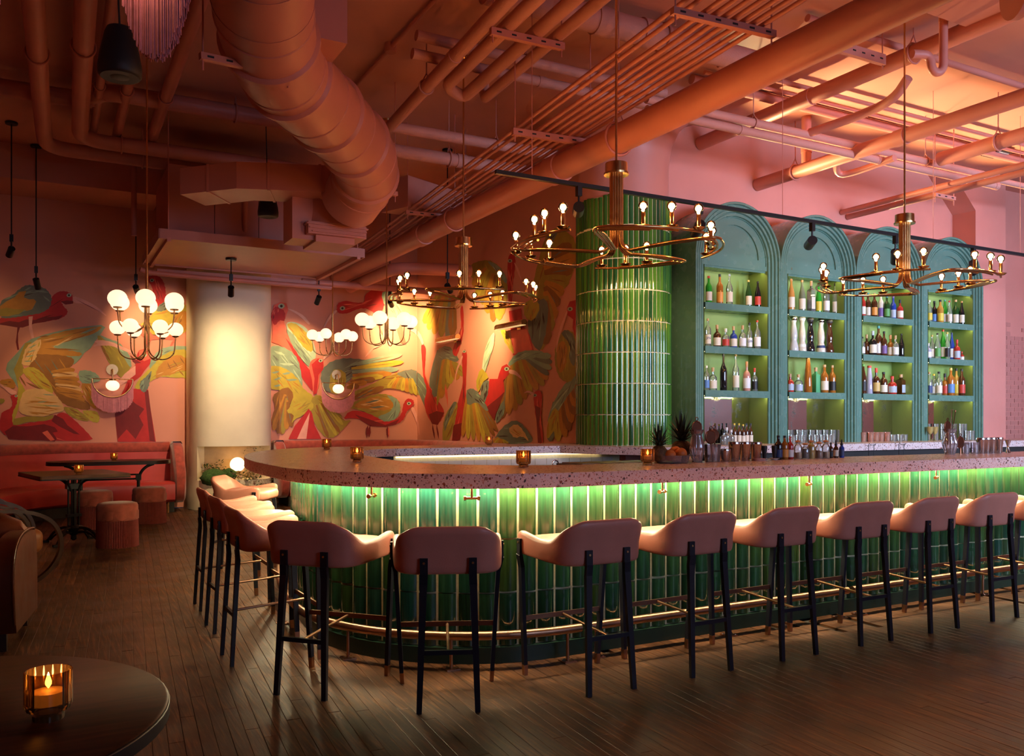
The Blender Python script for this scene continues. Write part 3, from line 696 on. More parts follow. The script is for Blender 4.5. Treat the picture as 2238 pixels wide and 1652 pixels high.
# ================================================================== globe chandeliers
def globe_chandelier(loc, tiers, label, phase=0.0, gr=.0925, ztop=ZC):
    t = thing('globe_chandelier', label, 'chandelier', loc, group='globe chandeliers')
    m = MB(); m.tube([(0, 0, -.10), (0, 0, ztop-loc[2])], .008, 8); m.build('rod', 'brass', t, smooth=40)
    m = MB(); m.tube([(0, 0, .05), (0, 0, .34)], .015, 10); m.build('sleeve', 'brass', t, smooth=40)
    m = MB(); m.lathe([(.055, -.03), (.06, 0), (.01, 0)], 20, (0, 0, ztop-loc[2])); m.build('canopy', 'brass', t, smooth=40)
    for ti, (z, R, off, gs) in enumerate(tiers):
        for k in range(6):
            d = uvec(off+k*PI/3)
            pts = [d*.022+Vector((0, 0, z+.02)), d*.022+Vector((0, 0, z-.14))]+[d*(R*.52-R*.45*math.cos(a))+Vector((0, 0, z-.20-.11*math.sin(a))) for a in [PI*j/10 for j in range(11)]]+[d*R+Vector((0, 0, z-.09*gs))]
            m = MB(); m.tube([pts[0]]+chaikin(pts[1:], 1), .0065, 7); ar = m.build('arm', 'brass_dull', t, smooth=60)
            g = gr*gs; c = d*R+Vector((0, 0, z+g*.72-.09*gs+.02))
            m = MB(); m.lathe([(.012, -.012), (g*.42, -.006), (g*.45, .004)], 16, (c.x, c.y, c.z-g*.93)); m.build('globe_cup', 'brass_dull', ar, smooth=40)
            m = MB(); m.sphere(c, g, 20, 12, (1, 1, .93)); m.build('globe', 'globe_glass', ar, smooth=80)
    return t
globe_chandelier(ray_place(321, 8.62, 2.60), [(.0, .300, math.radians(-69), 1.0), (-.275, .27, math.radians(-40), .82)], 'two-tier brass chandelier of twelve white globes over the left lounge')
globe_chandelier(ray_place(845, 10.77, 2.66), [(.0, .31, math.radians(-97), 1.0)], 'brass chandelier of six white globes partly behind a looped candle chandelier')
globe_chandelier(ray_place(727, 13.3, 2.72), [(.0, .31, math.radians(-97), .95)], 'small distant brass chandelier of six white globes over the right banquette')
# ================================================================== black hanging spotlights
def spot_lamp(name, o_head, aim, power, size, col=(1.0, .67, .31), blend=1.0):
    l = bpy.data.lights.new(name, 'SPOT'); l.energy = power; l.color = col; l.spot_size = math.radians(size); l.spot_blend = blend; l.shadow_soft_size = .03
    o = bpy.data.objects.new(name, l); C.objects.link(o); o.location = o_head; d = Vector(aim)-Vector(o_head); o.rotation_euler = d.to_track_quat('-Z', 'Y').to_euler(); return o
def hanging_spot(pos, label, aim, power=0, size=60, zc=ZC, hr=.042, hl=.15, col=(1.0, .67, .31)):
    pos = Vector(pos); t = thing('hanging_spotlight', label, 'spotlight', pos, group='black spotlights')
    if zc:
        m = MB(); m.tube([(0, 0, .16), (0, 0, zc-pos.z-.02)], .008, 8); m.build('stem', 'black_metal', t, smooth=40)
        m = MB(); m.lathe([(.07, -.03), (.075, -.006), (.07, 0), (.01, 0)], 18, (0, 0, zc-pos.z)); m.build('canopy', 'black_metal', t, smooth=40)
    m = MB(); m.box(-.022, .022, -.022, .022, .10, .19); m.tube([(0, 0, .02), (0, 0, .11)], .010, 8); m.build('joint', 'black_metal', t, smooth=30)
    d = (Vector(aim)-pos).normalized(); b = -d*.02
    m = MB(); m.tube([b, b+d*hl], hr, 18); h = m.build('lamp_head', 'black_metal', t, smooth=30)
    m = MB(); e = b+d*(hl+.001); m.tube([e-d*.004, e], hr*.8, 16); m.build('lens', 'spot_lens' if power else 'black_paint', h)
    if power: spot_lamp('spot_beam', pos+e+d*.01, aim, power, size, col)
    return t
P = Vector
hanging_spot(at_y(25, 545, 12.6), 'black hanging spotlight tilted left, farthest left by the mural', at_y(-60, 760, 14.6), 20, 70)
hanging_spot(at_y(79, 612, 13.5), 'black hanging spotlight pointing straight down in front of the standing bird', at_y(150, 900, 14.55), 40, 80)
hanging_spot(at_y(297, 628, 13.5), 'black hanging spotlight behind the two-tier globe chandelier', at_y(330, 720, 14.55), 60, 85)
hanging_spot(at_y(505, 630, 12.0), 'black spotlight aimed at the cream fireplace column', at_y(500, 870, 13.75), 180, 96, zc=3.60, col=(1.0, .74, .42))
hanging_spot(at_y(697, 650, 13.5), 'black hanging spotlight tilted left beside the cream column', at_y(640, 800, 14.55), 80, 80)
hanging_spot(at_y(852, 660, 13.6), 'black hanging spotlight behind the six-globe chandelier, washing the wall corner', at_y(890, 735, 14.55), 230, 104)
hanging_spot(at_x(978, 625, 4.95), 'black hanging spotlight behind the middle looped chandelier', at_x(1050, 760, 5.95), 190, 100)
# ================================================================== ceiling track over the bar
tr = thing('lighting_track', 'long thin black lighting track hanging along the bar', 'lighting track', (3.29, 6.3, 3.47))
MB().box(0, 11.2, -.018, .018, -.017, .017).build('track', 'black_metal', tr)
for x in (.35, 3.3, 5.7, 7.4, 9.6): MB().tube([(x, 0, .017), (x, 0, ZC-3.47)], .0035, 6).build('hanger_wire', 'coral_pipe', tr)
TKA = [(1265, at_x(1230, 640, 5.9), 'black track spotlight left of the tiled column', 14), (1530, (6.05, 7.95, 2.45), 'black track spotlight in front of the first arch', 85), (1775, (8.0, 7.8, 3.0), 'black track spotlight in front of the second arch', 20),
       (1957, (10.2, 7.8, 1.6), 'black track spotlight hidden beside the right chandelier stem', 16), (2127, (11.8, 7.8, 1.2), 'black track spotlight farthest right on the track', 16)]
for px, aim, lb, pw in TKA:
    p = at_y(px, 918, 6.3); hanging_spot((p.x, 6.3, 3.27), lb, aim, pw, 66, zc=0, hr=.05, hl=.17)
# ================================================================== fringed wall lamps
def fringe(mb, w, top, drop, n, y=0.0, rnd=.01):
    for k in range(n):
        x = -w/2+w*(k+.5)/n; z0 = top(x); z1 = drop(x)+random.uniform(-rnd, rnd); s = w/n*.46
        yy = y+random.uniform(-.006, .006); xo = random.uniform(-.3, .3)*s
        mb.add([(x-s, yy-.002, z0), (x+s, yy-.002, z0), (x+s, yy+.004, z0), (x-s+xo, yy-.002, z1), (x+s+xo, yy-.002, z1), (x+s+xo, yy+.004, z1)], [(0, 1, 4, 3), (1, 2, 5, 4), (2, 0, 3, 5), (3, 4, 5)])
def sconce(p, label):
    t = thing('fringed_sconce', label, 'wall lamp', p, group='fringed wall lamps'); R = .285
    m = MB(); m.tube([(0, 0, .25), (0, -.02, .25)], .085, 24); m.build('wall_plate', 'brass', t, smooth=30)
    m = MB(); m.tube(chaikin([(0, -.02, .25), (0, -.10, .25), (0, -.12, .22), (0, -.12, .10)], 2), .011, 8); m.build('arm', 'brass', t, smooth=50)
    m = MB(); m.tube([(-R, -.12, .10), (R, -.12, .10)], .008, 8); m.tube([(R*math.cos(a), -.12, .10+R*math.sin(a)) for a in [PI+PI*k/24 for k in range(25)]], .011, 8); m.build('half_moon_frame', 'brass', t, smooth=50)
    m = MB(); m.lathe([(.05, 0), (.052, .022), (.02, .03)], 18, (0, -.12, .075)); m.build('socket', 'brass', t, smooth=40)
    m = MB(); m.sphere((0, -.12, .0), .098, 20, 12, (1, 1, .84)); m.build('globe', 'globe_glass', t, smooth=80)
    f = MB(); arc = lambda x: .10-math.sqrt(max(0, R*R-x*x)); fringe(f, 2*R+.02, arc, lambda x: -.10-.26*math.sqrt(max(0, 1-(x/(R+.01))**2))-.06, 90, y=-.12); f.build('fringe', 'fringe_pink', t)
sconce(at_y(245, 843, 14.595), 'half-moon brass wall lamp with pink fringe on the left of the cream column')
sconce(at_y(735, 850, 14.595), 'half-moon brass wall lamp with pink fringe on the right of the cream column')
# picture lights on the side mural wall
def picture_light(y, z, L, label):
    t = thing('picture_light', label, 'picture light', (5.995, y, z), group='brass picture lights')
    m = MB(); n_ = 12
    ring = lambda yy: [(-.16+.045*math.cos(a)-.0, yy, .045*math.sin(a)) for a in [PI*k/n_ for k in range(n_+1)]]+[(-.205, yy, -.03), (-.115, yy, -.03)]
    m.loft([ring(-L/2), ring(L/2)]); m.build('trough', 'brass_dull', t, smooth=40)
    m = MB(); m.tube([(0, 0, -.02), (-.10, 0, -.01), (-.16, 0, 0)], .011, 8); m.box(-.02, 0, -.05, .05, -.06, .02); m.build('bracket', 'brass_dull', t)
    MB().box(-.20, -.12, -L/2+.03, L/2-.03, -.036, -.031).build('lamp_strip', 'picture_lamp', t)
picture_light(12.9, 2.75, .82, 'brass picture light on the mural near the wall corner')
picture_light(10.72, 2.76, .82, 'brass picture light on the mural near the tiled column')
# ================================================================== pink fringe pendants near the camera
def fringe_pendant(loc, label, W, H, rz):
    t = thing('fringe_pendant', label, 'pendant lamp', loc, rz, group='pink fringe pendants')
    m = MB(); R = W/2
    m.tube([(R*math.cos(a), 0, R*math.sin(a)) for a in [PI*k/24 for k in range(25)]], .010, 8); m.tube([(-R, 0, 0), (R, 0, 0)], .008, 8); m.build('hoop_frame', 'brass', t, smooth=50)
    m = MB(); m.tube([(0, 0, R), (0, 0, ZC-loc[2])], .006, 8); m.build('rod', 'brass', t)
    m = MB(); m.sphere((0, -.10, -.14), .03, 16, 10); m.build('globe', 'added_fringe_bulb', t, smooth=80)  # unseen bulb added in front to brighten the fringe
    for q in range(3):
        f = MB(); fringe(f, W*.98, lambda x: .0, lambda x: -H*(1-abs(x/R)**2.3)**.75-.01, 110, y=(-.02, 0, .02)[q], rnd=.012); f.build('fringe', 'fringe_pink', t)
p0 = at_d(340, 128, 3.4)
fringe_pendant((p0.x, p0.y, p0.z+.56), 'pink fringed pendant lamp hanging near the camera at the top', .335, .55, -YAW)
p1 = at_d(-72, 112, 3.4)
fringe_pendant((p1.x, p1.y, p1.z+.56), 'pink fringed pendant lamp barely in view at the top left edge', .335, .55, -YAW)
# ================================================================== loudspeakers
def speaker(loc, label, s=1.0):
    t = thing('pendant_speaker', label, 'loudspeaker', loc, group='black pendant loudspeakers')
    m = MB(); m.lathe([(.02*s, .30*s), (.075*s, .29*s), (.088*s, .26*s), (.118*s, .12*s), (.128*s, .05*s), (.126*s, .0), (.115*s, -.012*s)], 26); m.build('cabinet', 'black_paint', t, smooth=50)
    m = MB(); m.lathe([(.001, -.010*s), (.112*s, -.014*s), (.116*s, -.006*s)], 26); m.build('grille', 'black_paint', t, smooth=50)
    m = MB(); m.tube(chaikin([(0, 0, .29*s), (-.01, 0, .5*s), (-.03, .01, ZC-loc[2])], 1), .006, 6); m.build('cable', 'black_paint', t)
p = at_d(262, 165, 5.3); speaker(p, 'black pendant loudspeaker hanging beside the pink fringe lamp')
p = at_d(586, 472, 10.2); speaker(p, 'black pendant loudspeaker hanging below the square duct', .95)
# ================================================================== votive candles
vt = thing('votive_candle', '', 'candle', group='amber glass votive candles')
m = MB(); m.lathe([(.030, 0), (.031, .012), (.028, .016), (.042, .022), (.046, .032), (.046, .105), (.0435, .105), (.0435, .036), (.02, .030)], 40, rib=.022, ribn=20); m.build('ribbed_glass', 'amber_votive', vt, smooth=35)
m = MB(); m.lathe([(.034, .034), (.034, .060), (.01, .061)], 16); m.build('wax', 'candle_wax', vt, smooth=40)
m = MB(); m.lathe([(.001, .066), (.006, .074), (.0065, .080), (.003, .092), (.0005, .100)], 8); m.build('flame', 'flame', vt, smooth=60)
u = [False]
for loc, lb in [((0.005, 2.09, .757), 'amber votive candle on the dark round table in the foreground'), ((2.48, 8.42, 1.105), 'votive candle at the far left curve of the bar'), ((1.92, 5.78, 1.105), 'votive candle on the rounded end of the bar'),
                ((4.50, 8.78, 1.105), 'distant votive candle on the rear arm of the bar'), ((2.62, 4.64, 1.105), 'votive candle on the bar front above the nearest stools'), ((3.48, 4.50, 1.105), 'votive candle on the bar left of the pineapples'),
                ((.32, 10.55, .80), 'votive candle on the rectangular lounge table'), ((.83, 13.0, .84), 'votive candle on the long oval table by the red banquette')]: place(vt, u, loc, 0, lb)
# ================================================================== pipes and ducts under the ceiling
def pipe(name, label, pts, r, hang=(), m_='coral_pipe', couplings=(), n=16, cat='pipe', group=None, rr=3):
    base = Vector(pts[0]); q = [Vector(p)-base for p in pts]
    t = thing(name, label, cat, base, group=group)
    qs = chaikin(q, rr) if len(q) > 2 else q
    if len(q) > 2 and rr == 0: qs = q
    MB().tube(qs, r, n).build('pipe_run', m_, t, smooth=50)
    def on(s):
        L = [0]
        for a, b in zip(q, q[1:]): L.append(L[-1]+(b-a).length)
        s *= L[-1]
        for i in range(len(q)-1):
            if s <= L[i+1]+1e-6: f = (s-L[i])/(L[i+1]-L[i]); return q[i].lerp(q[i+1], f), (q[i+1]-q[i]).normalized()
        return q[-1], (q[-1]-q[-2]).normalized()
    for s in hang:
        p, d = on(s); a = Vector((-d.y, d.x, 0)).normalized(); k = r*1.10+.004
        m = MB(); m.tube([p+d*.0+a*k*math.cos(b)+Vector((0, 0, 1))*k*math.sin(b) for b in [2*PI*j/20 for j in range(20)]], .006+r*.05, 6, closed=True)
        m.tube([p+a*k, p+Vector((0, 0, k*1.8))], .006, 6); m.tube([p-a*k, p+Vector((0, 0, k*1.8))], .006, 6)
        h = m.build('hanger', m_, t, smooth=60)
        MB().tube([p+Vector((0, 0, k*1.7)), Vector((p.x, p.y, ZC-base.z))], .006, 6).build('hanger_rod', m_, h)
    for s in couplings:
        p, d = on(s); MB().tube([p-d*r*.8, p+d*r*.8], r*1.12, n).build('coupling', m_, t, smooth=40)
    return t
def xz(px, py, z): return at_z(px, py, z).x
def yz(px, py, z): return at_z(px, py, z).y
# long runs heading away from the street (y direction)
BPX, BPZ = 4.47, 3.90
pipe('drain_pipe', 'thickest coral pipe running diagonally over the whole bar', [(BPX, -2.8, BPZ), (BPX, 14.5, BPZ)], .128, (.33, .52, .72), couplings=(.58, .78), n=24)
pipe('drain_branch', 'short coral pipe turning into the wall beside the thickest pipe', [(BPX+.16, 14.3, 3.70), (BPX+.16, 12.6, 3.70), (BPX+.22, 12.2, 3.72), (BPX+1.4, 12.1, 3.75)], .095, n=20)
CZ = 4.09; CD = Vector((.0797, .9968, 0)); CA = at_z(1347, 127, CZ); CS = Vector((.9968, -.0797, 0))
def cpos(k, y, dz=0): a = CA+CS*.0795*k; s_ = (y-a.y)/CD.y; a = a+CD*s_; return (a.x, a.y, CZ+dz)
for k in range(9):
    pipe('conduit', '%s thin conduit in the bundle of nine beside the thickest pipe, counted from left' % ORD[k+1], [cpos(k, -.5, .04 if k < 2 else 0), cpos(k, 14.2 if k > 1 else 13.2, .04 if k < 2 else 0)], .0172, group='bundle of thin conduits', couplings=(.42+.01*k, .66+.01*k), n=10)
def strut(p, q, label, h=.045):
    p, q = Vector(p), Vector(q); t = thing('strut_channel', label, 'strut', p, group='ceiling strut channels'); d = q-p
    m = MB(); m.bar((0, 0, 0), d, .045, h); s_ = m.build('channel', 'coral_pipe', t)
    nsl = max(3, int(d.length/.12))
    sd = Vector((d.y, -d.x, 0)).normalized(); sd = sd if sd.y < 0 else -sd
    for k in range(nsl):
        c = d*((k+.5)/nsl)+sd*.0228; m = MB(); m.obox(c, (d, sd, (0, 0, 1)), (.022, .0008, .007)); m.build('slot', 'vent_dark', s_)
    for f in (.03, .97): MB().tube([d*f+Vector((0, 0, -.09)), d*f+Vector((0, 0, ZC-p.z))], .006, 6).build('rod', 'coral_pipe', t)
def cstrut(py_px, label, h=.045):
    q = at_z(*py_px, CZ-.05); a = Vector(cpos(0, q.y))-CS*.10; b = a+CS*.84; a.z = b.z = CZ-.045; strut(a, b, label, h)
cstrut((1105, 285), 'slotted strut under the conduit bundle, left of the column top', .06)
cstrut((868, 462), 'distant slotted strut under the conduit bundle above the mural')
cstrut((1490, 30), 'near slotted strut under the conduit bundle at the top of the picture')
# lagged lines left of the bundle, two of them joined by a return bend
def ext(p, q, f): p, q = Vector(p), Vector(q); return p+(p-q)*f
LZ = 4.66
A, B_ = at_z(1108, 0, LZ), at_z(838, 292, LZ); pipe('insulated_pipe', 'lagged coral pipe, leftmost of four parallel ones at the top centre', [ext(A, B_, 1.2), B_], .062, (.8,), 'white_insulation', couplings=(.7,), group='four lagged pipes')
A, B_, C_, D_ = at_z(1168, 0, LZ), at_z(975, 188, LZ), at_z(1012, 214, LZ), at_z(1252, 0, LZ)
pipe('insulated_pipe', 'lagged coral pipe forming a return bend, the middle two of four lines', [ext(A, B_, 1.5), A, B_.lerp(A, .12), B_, C_, C_.lerp(D_, .12), D_, ext(D_, C_, 1.5)], .060, (), 'white_insulation', group='four lagged pipes', rr=2)
A, B_ = at_z(1312, 0, LZ), at_z(1058, 216, LZ); pipe('insulated_pipe', 'lagged coral pipe, rightmost of four parallel ones at the top centre', [ext(A, B_, 1.5), B_.lerp(A, .06), B_, B_+Vector((0, 0, .3))], .052, (), 'white_insulation', group='four lagged pipes', rr=1)
strut(at_z(1072, 68, LZ-.09), at_z(1232, 103, LZ-.09), 'slotted strut carrying the four lagged pipes', .06)
pipe('cross_pipe', 'upper of two pipes crossing behind the big round duct to the right', [(2.3, 8.95, 4.66), (5.7, 8.95, 4.66)], .062, (.7,), 'white_insulation')
pipe('cross_pipe', 'lower of two pipes crossing behind the big round duct to the right', [(2.5, 9.25, 4.50), (5.6, 9.25, 4.50)], .075, (.55,), 'white_insulation', couplings=(.3, .6))
y_ = yz(1150, 155, 4.85)
pipe('cross_pipe', 'upper of two short pipes under the lagged pipes, ending at the conduits', [(3.0, y_, 4.95), (5.9, y_, 4.95)], .05, (.4,), 'white_insulation')
pipe('cross_pipe', 'lower of two short pipes under the lagged pipes, ending at the conduits', [(3.0, y_+.1, 4.82), (5.8, y_+.1, 4.82)], .05, (), 'white_insulation', couplings=(.5,))
y_ = yz(1290, 40, 4.98)
pipe('cross_main', 'thick lagged pipe crossing at the top of the picture above the chandelier rod', [(3.2, y_, 4.98), (6.6, y_, 4.98)], .115, (.55,), 'white_insulation', couplings=(.35, .5), n=20)
# left corner
xl1 = xz(88, 160, 4.8); xl2 = xz(182, 160, 4.8)
pipe('lagged_elbow_pipe', 'lagged pipe farthest left that turns right near the mural', [(xl1-.14, 2.5, 4.8), (xl1+.02, 11.4, 4.8), (xl1+.05, 12.1, 4.8), (xl1+.7, 12.1, 4.8), (3.0, 12.1, 4.8)], .088, (.22, .52, .85), n=20)
pipe('lagged_elbow_pipe', 'second lagged pipe from the left that turns right near the mural', [(xl2-.14, 2.5, 4.8), (xl2+.02, 10.9, 4.8), (xl2+.04, 11.55, 4.8), (xl2+.7, 11.55, 4.8), (3.2, 11.55, 4.8)], .088, (.22, .52, .8), n=20)
pipe('lagged_cross_pipe', 'thick lagged pipe crossing from the left edge and jogging behind the loudspeaker', [(X0, 10.75, 5.0), (.05, 10.75, 5.0), (.38, 10.7, 5.0), (.54, 10.35, 5.0), (.92, 10.33, 5.0), (3.3, 10.33, 5.0)], .094, (.32, .78), couplings=(.5, .54, .3), n=20)
for k, (px, lb) in enumerate([(232, 'narrow vertical-looking pipe behind the black loudspeaker'), (300, 'pipe between the loudspeaker and the fringe lamp'), (400, 'pipe right of the pink fringe lamp')]):
    x = xz(px, 130, 4.92); pipe('ceiling_pipe', 'coral ceiling '+lb, [(x-.06, 3.0, 4.95), (x, 12.4, 4.95)], (.045, .055, .065)[k], (.45, .75))
pipe('drop_pipe', 'short coral pipe dropping from the ceiling left of the square duct', [(1.05, 12.6, 5.15), (1.05, 12.6, 3.9)], .035, couplings=(.3,))
pipe('drop_pipe', 'coral pipe dropping in front of the air handler and hooking back', [(2.30, 11.50, 4.7), (2.30, 11.50, 4.0), (2.30, 11.55, 3.86), (2.26, 11.75, 3.84)], .035, couplings=(.15,))
# right-hand side
x = xz(1800, 200, 4.95); pipe('sprinkler_main', 'coral pipe ending at the wall just right of the column top', [(x, -2.5, 4.95), (x, YB-.01, 4.95)], .085, (.72, .55), couplings=(.84,), n=20)
x = xz(1940, 310, 4.55); pipe('sprinkler_main', 'coral pipe ending at the wall above the second arch', [(x, -2.5, 4.55), (x, YB-.01, 4.55)], .083, (.66, .94), couplings=(.80,), n=20)
x = xz(1860, 462, 4.35); pipe('thin_pipe_pair', 'upper of two thin pipes ending at the wall above the third arch', [(x, 1.0, 4.37), (x, YB-.01, 4.37)], .038, (.6,))
pipe('thin_pipe_pair', 'lower of two thin pipes ending at the wall above the third arch', [(x+.13, 1.0, 4.32), (x+.13, YB-.01, 4.32)], .042, (.6,))
strut((x-.12, 6.9, 4.25), (x+.28, 6.9, 4.25), 'short slotted strut under the two thin pipes by the right chandelier rod')
x = xz(2140, 323, 4.62); pipe('lagged_main', 'thick lagged pipe at the upper right that ends behind the crossing pair', [(x, -2.5, 4.62), (x, 6.7, 4.62)], .085, (.75, .92), 'coral_pipe', couplings=(.85,), n=20)
pipe('crossing_pipe', 'upper of two lagged pipes crossing above the arched shelves', [(5.3, 6.87, 4.63), (11.1, 6.87, 4.63)], .047, (.25, .75), 'white_insulation', couplings=(.999,))
pipe('crossing_pipe', 'lower of two lagged pipes crossing above the arched shelves', [(5.3, 6.87, 4.52), (11.1, 6.87, 4.52)], .047, (), 'white_insulation', couplings=(.22, .6, .999))
pipe('crossing_tail', 'short pipe continuing right from the crossing pair', [(11.1, 6.87, 4.60), (12.2, 6.87, 4.60), (13.5, 6.7, 4.64)], .04, (.3,), 'white_insulation')
x = xz(1810, 260, 4.7); pipe('offset_branch', 'thin coral branch pipe stepping down behind the right chandelier rod', [(xz(1985, 170, 4.85), yz(1985, 170, 4.85), 4.85), (xz(1955, 215, 4.72), yz(1955, 215, 4.72), 4.72), (xz(1900, 245, 4.70), yz(1900, 245, 4.7), 4.70), (xz(1770, 290, 4.65), yz(1770, 290, 4.65), 4.65)], .048, rr=2)
pipe('wall_elbow', 'short elbowed pipe near the wall above the third arch', [(xz(1828, 365, 4.5), yz(1828, 365, 4.5), 4.62), (xz(1828, 380, 4.5), yz(1828, 380, 4.5), 4.48), (xz(1860, 376, 4.5), yz(1860, 376, 4.5)-.05, 4.48), (xz(1955, 345, 4.5), yz(1955, 345, 4.5), 4.50)], .04, rr=2)
strut(at_z(1812, 96, 4.9), at_z(1932, 132, 4.9), 'dark doubled strut channel near the top right pipes', .10)
# upright from the pipe above the second arch
pipe('riser', 'short riser between two crossing pipes above the second arch', [(8.36, 7.6, 4.62), (8.36, 7.6, ZC)], .06, couplings=(.3,))
# swan-neck trap
px_, py_ = 2062, 40
a = at_z(2062, 30, 5.1); pipe('trap_pipe', 'swan-neck trap pipe hanging at the upper right', [(a.x, a.y, 5.15), (a.x, a.y, 4.66), (a.x-.01, a.y+.0, 4.59), (a.x-.06, a.y+.02, 4.55), (a.x-.11, a.y+.04, 4.59), (a.x-.12, a.y+.045, 4.68), (a.x-.16, a.y+.06, 4.72), (a.x-.30, a.y+.1, 4.71)], .038, couplings=(.1,), rr=2)
# small surface conduits on the ceiling right
for k, (py, lb) in enumerate([(130, 'nearest'), (268, 'second'), (288, 'third'), (306, 'farthest')]):
    y_ = yz(2050, py, 5.13); pipe('surface_conduit', '%s of the thin conduits running across the right ceiling' % lb, [(6.2, y_, 5.13), (X1, y_, 5.13)], (.035, .028, .022, .055)[k], group='right ceiling conduits', couplings=(.45,))
# thin conduit with round box on the left-centre ceiling
a = at_z(920, 30, 5.17); b = at_z(770, 225, 5.17)
cd = pipe('surface_conduit', 'thin conduit with a round junction box on the dark ceiling by the big duct', [(a.x, a.y-3, 5.16), (a.x, 10.5, 5.16)], .02)
q = at_z(850, 103, 5.16); MB().lathe([(.055, -.05), (.06, -.03), (.06, .04)], 16, (0, q.y-(a.y-3), 0)).build('junction_box', 'coral_pipe', cd, smooth=40)
# ------------------------------------------------------------------ big round duct
D = [(555, -420, 4.1), (566, -120, 5.0), (578, 50, 5.75), (605, 140, 6.25), (668, 205, 6.85), (735, 268, 7.6), (795, 335, 8.4), (803, 385, 9.0), (765, 440, 9.4)]
pts = [at_d(*p) for p in D]; base = pts[0]
dt = thing('round_duct', 'huge round spiral duct curving across the upper left ceiling', 'duct', base)
path = chaikin([p-base for p in pts], 2); MB().tube(path, .325, 36).build('duct_run', 'coral_duct', dt, smooth=50)
N = len(path)
for f in (.28, .335, .40, .455, .52, .575, .64, .70, .76, .83, .90):
    i = int(f*(N-1)); p = path[i]; d = (path[i+1]-path[i-1]).normalized(); big = f in (.335, .455, .575, .70, .83)
    m = MB(); w_ = .022 if big else .008; k = .352 if big else .332
    m.tube([p-d*w_*2, p-d*w_, p+d*w_, p+d*w_*2], [.326, k, k, .326], 36); m.build('collar', 'coral_duct', dt, smooth=30)
for f in (.03, .07, .11, .15, .19, .23):
    i = max(1, int(f*(N-1))); p = path[i]; d = (path[i+1]-path[i-1]).normalized(); m = MB(); m.tube([p-d*.006, p+d*.006], .328, 36); m.build('spiral_seam', 'coral_duct', dt, smooth=30)
strut(at_d(437, 122, 5.6), at_d(635, 165, 6.0), 'slotted strut under the near end of the big round duct')
strut(at_d(718, 412, 9.2), at_d(868, 424, 9.6), 'plain strut under the far end of the big round duct')
b0 = at_d(660, 60, 6.2)
bx = MB(); bx.box(-.02, .26, -.25, .25, -.16, .26); tag(bx.build('duct_box', 'coral_duct', loc=b0), 'square coral box beside the near end of the big round duct', 'duct box')
# square duct and transition
def rect_sweep(mb, pts, w, h):
    rings = []
    for i, p in enumerate(pts):
        t = (pts[min(i+1, len(pts)-1)]-pts[max(i-1, 0)]); t.z = 0; t.normalize(); a = Vector((-t.y, t.x, 0))
        rings.append([p+a*w/2*sx+Vector((0, 0, h/2*sz)) for sx, sz in ((-1, -1), (1, -1), (1, 1), (-1, 1))])
    return mb.loft(rings)
t = thing('square_duct', 'square coral duct with an angled open end left of the round duct', 'duct', (1.28, 9.85, 3.85))
q = [(0, 0), (.49, -.54), (1.52, -.92), (1.69, -.45), (.76, -.12), (.32, .38)]
MB().prism(q, 0, .285).build('duct_run', 'coral_duct', t)
def flange(a, b, w_=.014):
    a, b = Vector((*a, 0)), Vector((*b, 0)); d = (b-a).normalized(); m = MB(); nn_ = Vector((-d.y, d.x, 0)); m.obox((a+b)/2+Vector((0, 0, .1425)), (d, nn_, (0, 0, 1)), ((b-a).length/2+.008, w_, .151)); m.build('flange', 'coral_duct', t)
flange((.245, -.27), (.54, .13)); flange((.80, -.655), (.97, -.185)); flange((1.30, -.84), (1.47, -.37))
# plenum under the round duct
p = at_d(722, 470, 9.75); t = thing('duct_plenum', 'ribbed coral plenum below the far end of the round duct', 'duct', p)
MB().lathe([(.33, .28), (.325, .0), (.34, -.16), (.36, -.17)], 32).build('spigot', 'coral_duct', t, smooth=40)
MB().box(-.34, .32, -.32, .36, -.30, -.165).build('plenum_box', 'coral_duct', t)
for k in range(3): MB().box(-.36+.03*k, .34-.02*k, -.34, .38, -.20-.04*k, -.188-.04*k).build('rib', 'coral_duct', t)
MB().box(-.24, .20, -.26, .28, -.37, -.30).build('outlet', 'coral_duct', t)
p = at_d(662, 480, 9.6); bx = MB(); bx.box(-.17, .17, -.2, .2, -.26, .22); tag(bx.build('duct_drop', 'coral_duct', loc=p), 'upright square duct drop left of the ribbed plenum', 'duct')
# wide transition to the right
a, b = at_d(862, 424, 11.0), at_d(1010, 402, 12.0); base = a; m = MB()
d = (b-a); d.z = 0; s_ = Vector((-d.y, d.x, 0)).normalized()
m.loft([[Vector((0, 0, 0))+s_*.25*i+Vector((0, 0, .20*j)) for i, j in ((-1, -1), (1, -1), (1, 1), (-1, 1))], [d+s_*.25*i+Vector((0, 0, .13*j+.05)) for i, j in ((-1, -1), (1, -1), (1, 1), (-1, 1))]])
tag(m.build('tapered_duct', 'coral_duct', loc=base), 'tapered flat duct right of the round duct end', 'duct')
# air handler and its drip tray
t = thing('air_handler', 'large panelled air handler box behind a hanging drip tray', 'air handler', (1.2, 11.0, 3.6))
MB().box(0, 2.55, 0, 1.95, 0, .055).build('drip_tray', 'coral_duct', t)
m = MB(); m.box(0, 2.55, -.012, 0, -.02, .10); m.box(0, 2.55, 1.95, 1.962, -.02, .10); m.box(-.012, 0, 0, 1.95, -.02, .10); m.box(2.55, 2.562, 0, 1.95, -.02, .10); m.build('tray_lip', 'coral_duct', t)
for k in range(4): MB().box(.16+k*.56, .16+k*.56+.552, .52, 1.9, .055, 1.04).build('side_panel', 'coral_duct', t)
for x in (.08, 2.45):
    MB().box(x, x+.045, -.02, 1.97, -.05, -.0).build('support_channel', 'coral_pipe', t)
    MB().tube([(x+.02, .03, -.05), (x+.02, .03, ZC-3.6)], .007, 6).build('rod', 'coral_pipe', t)
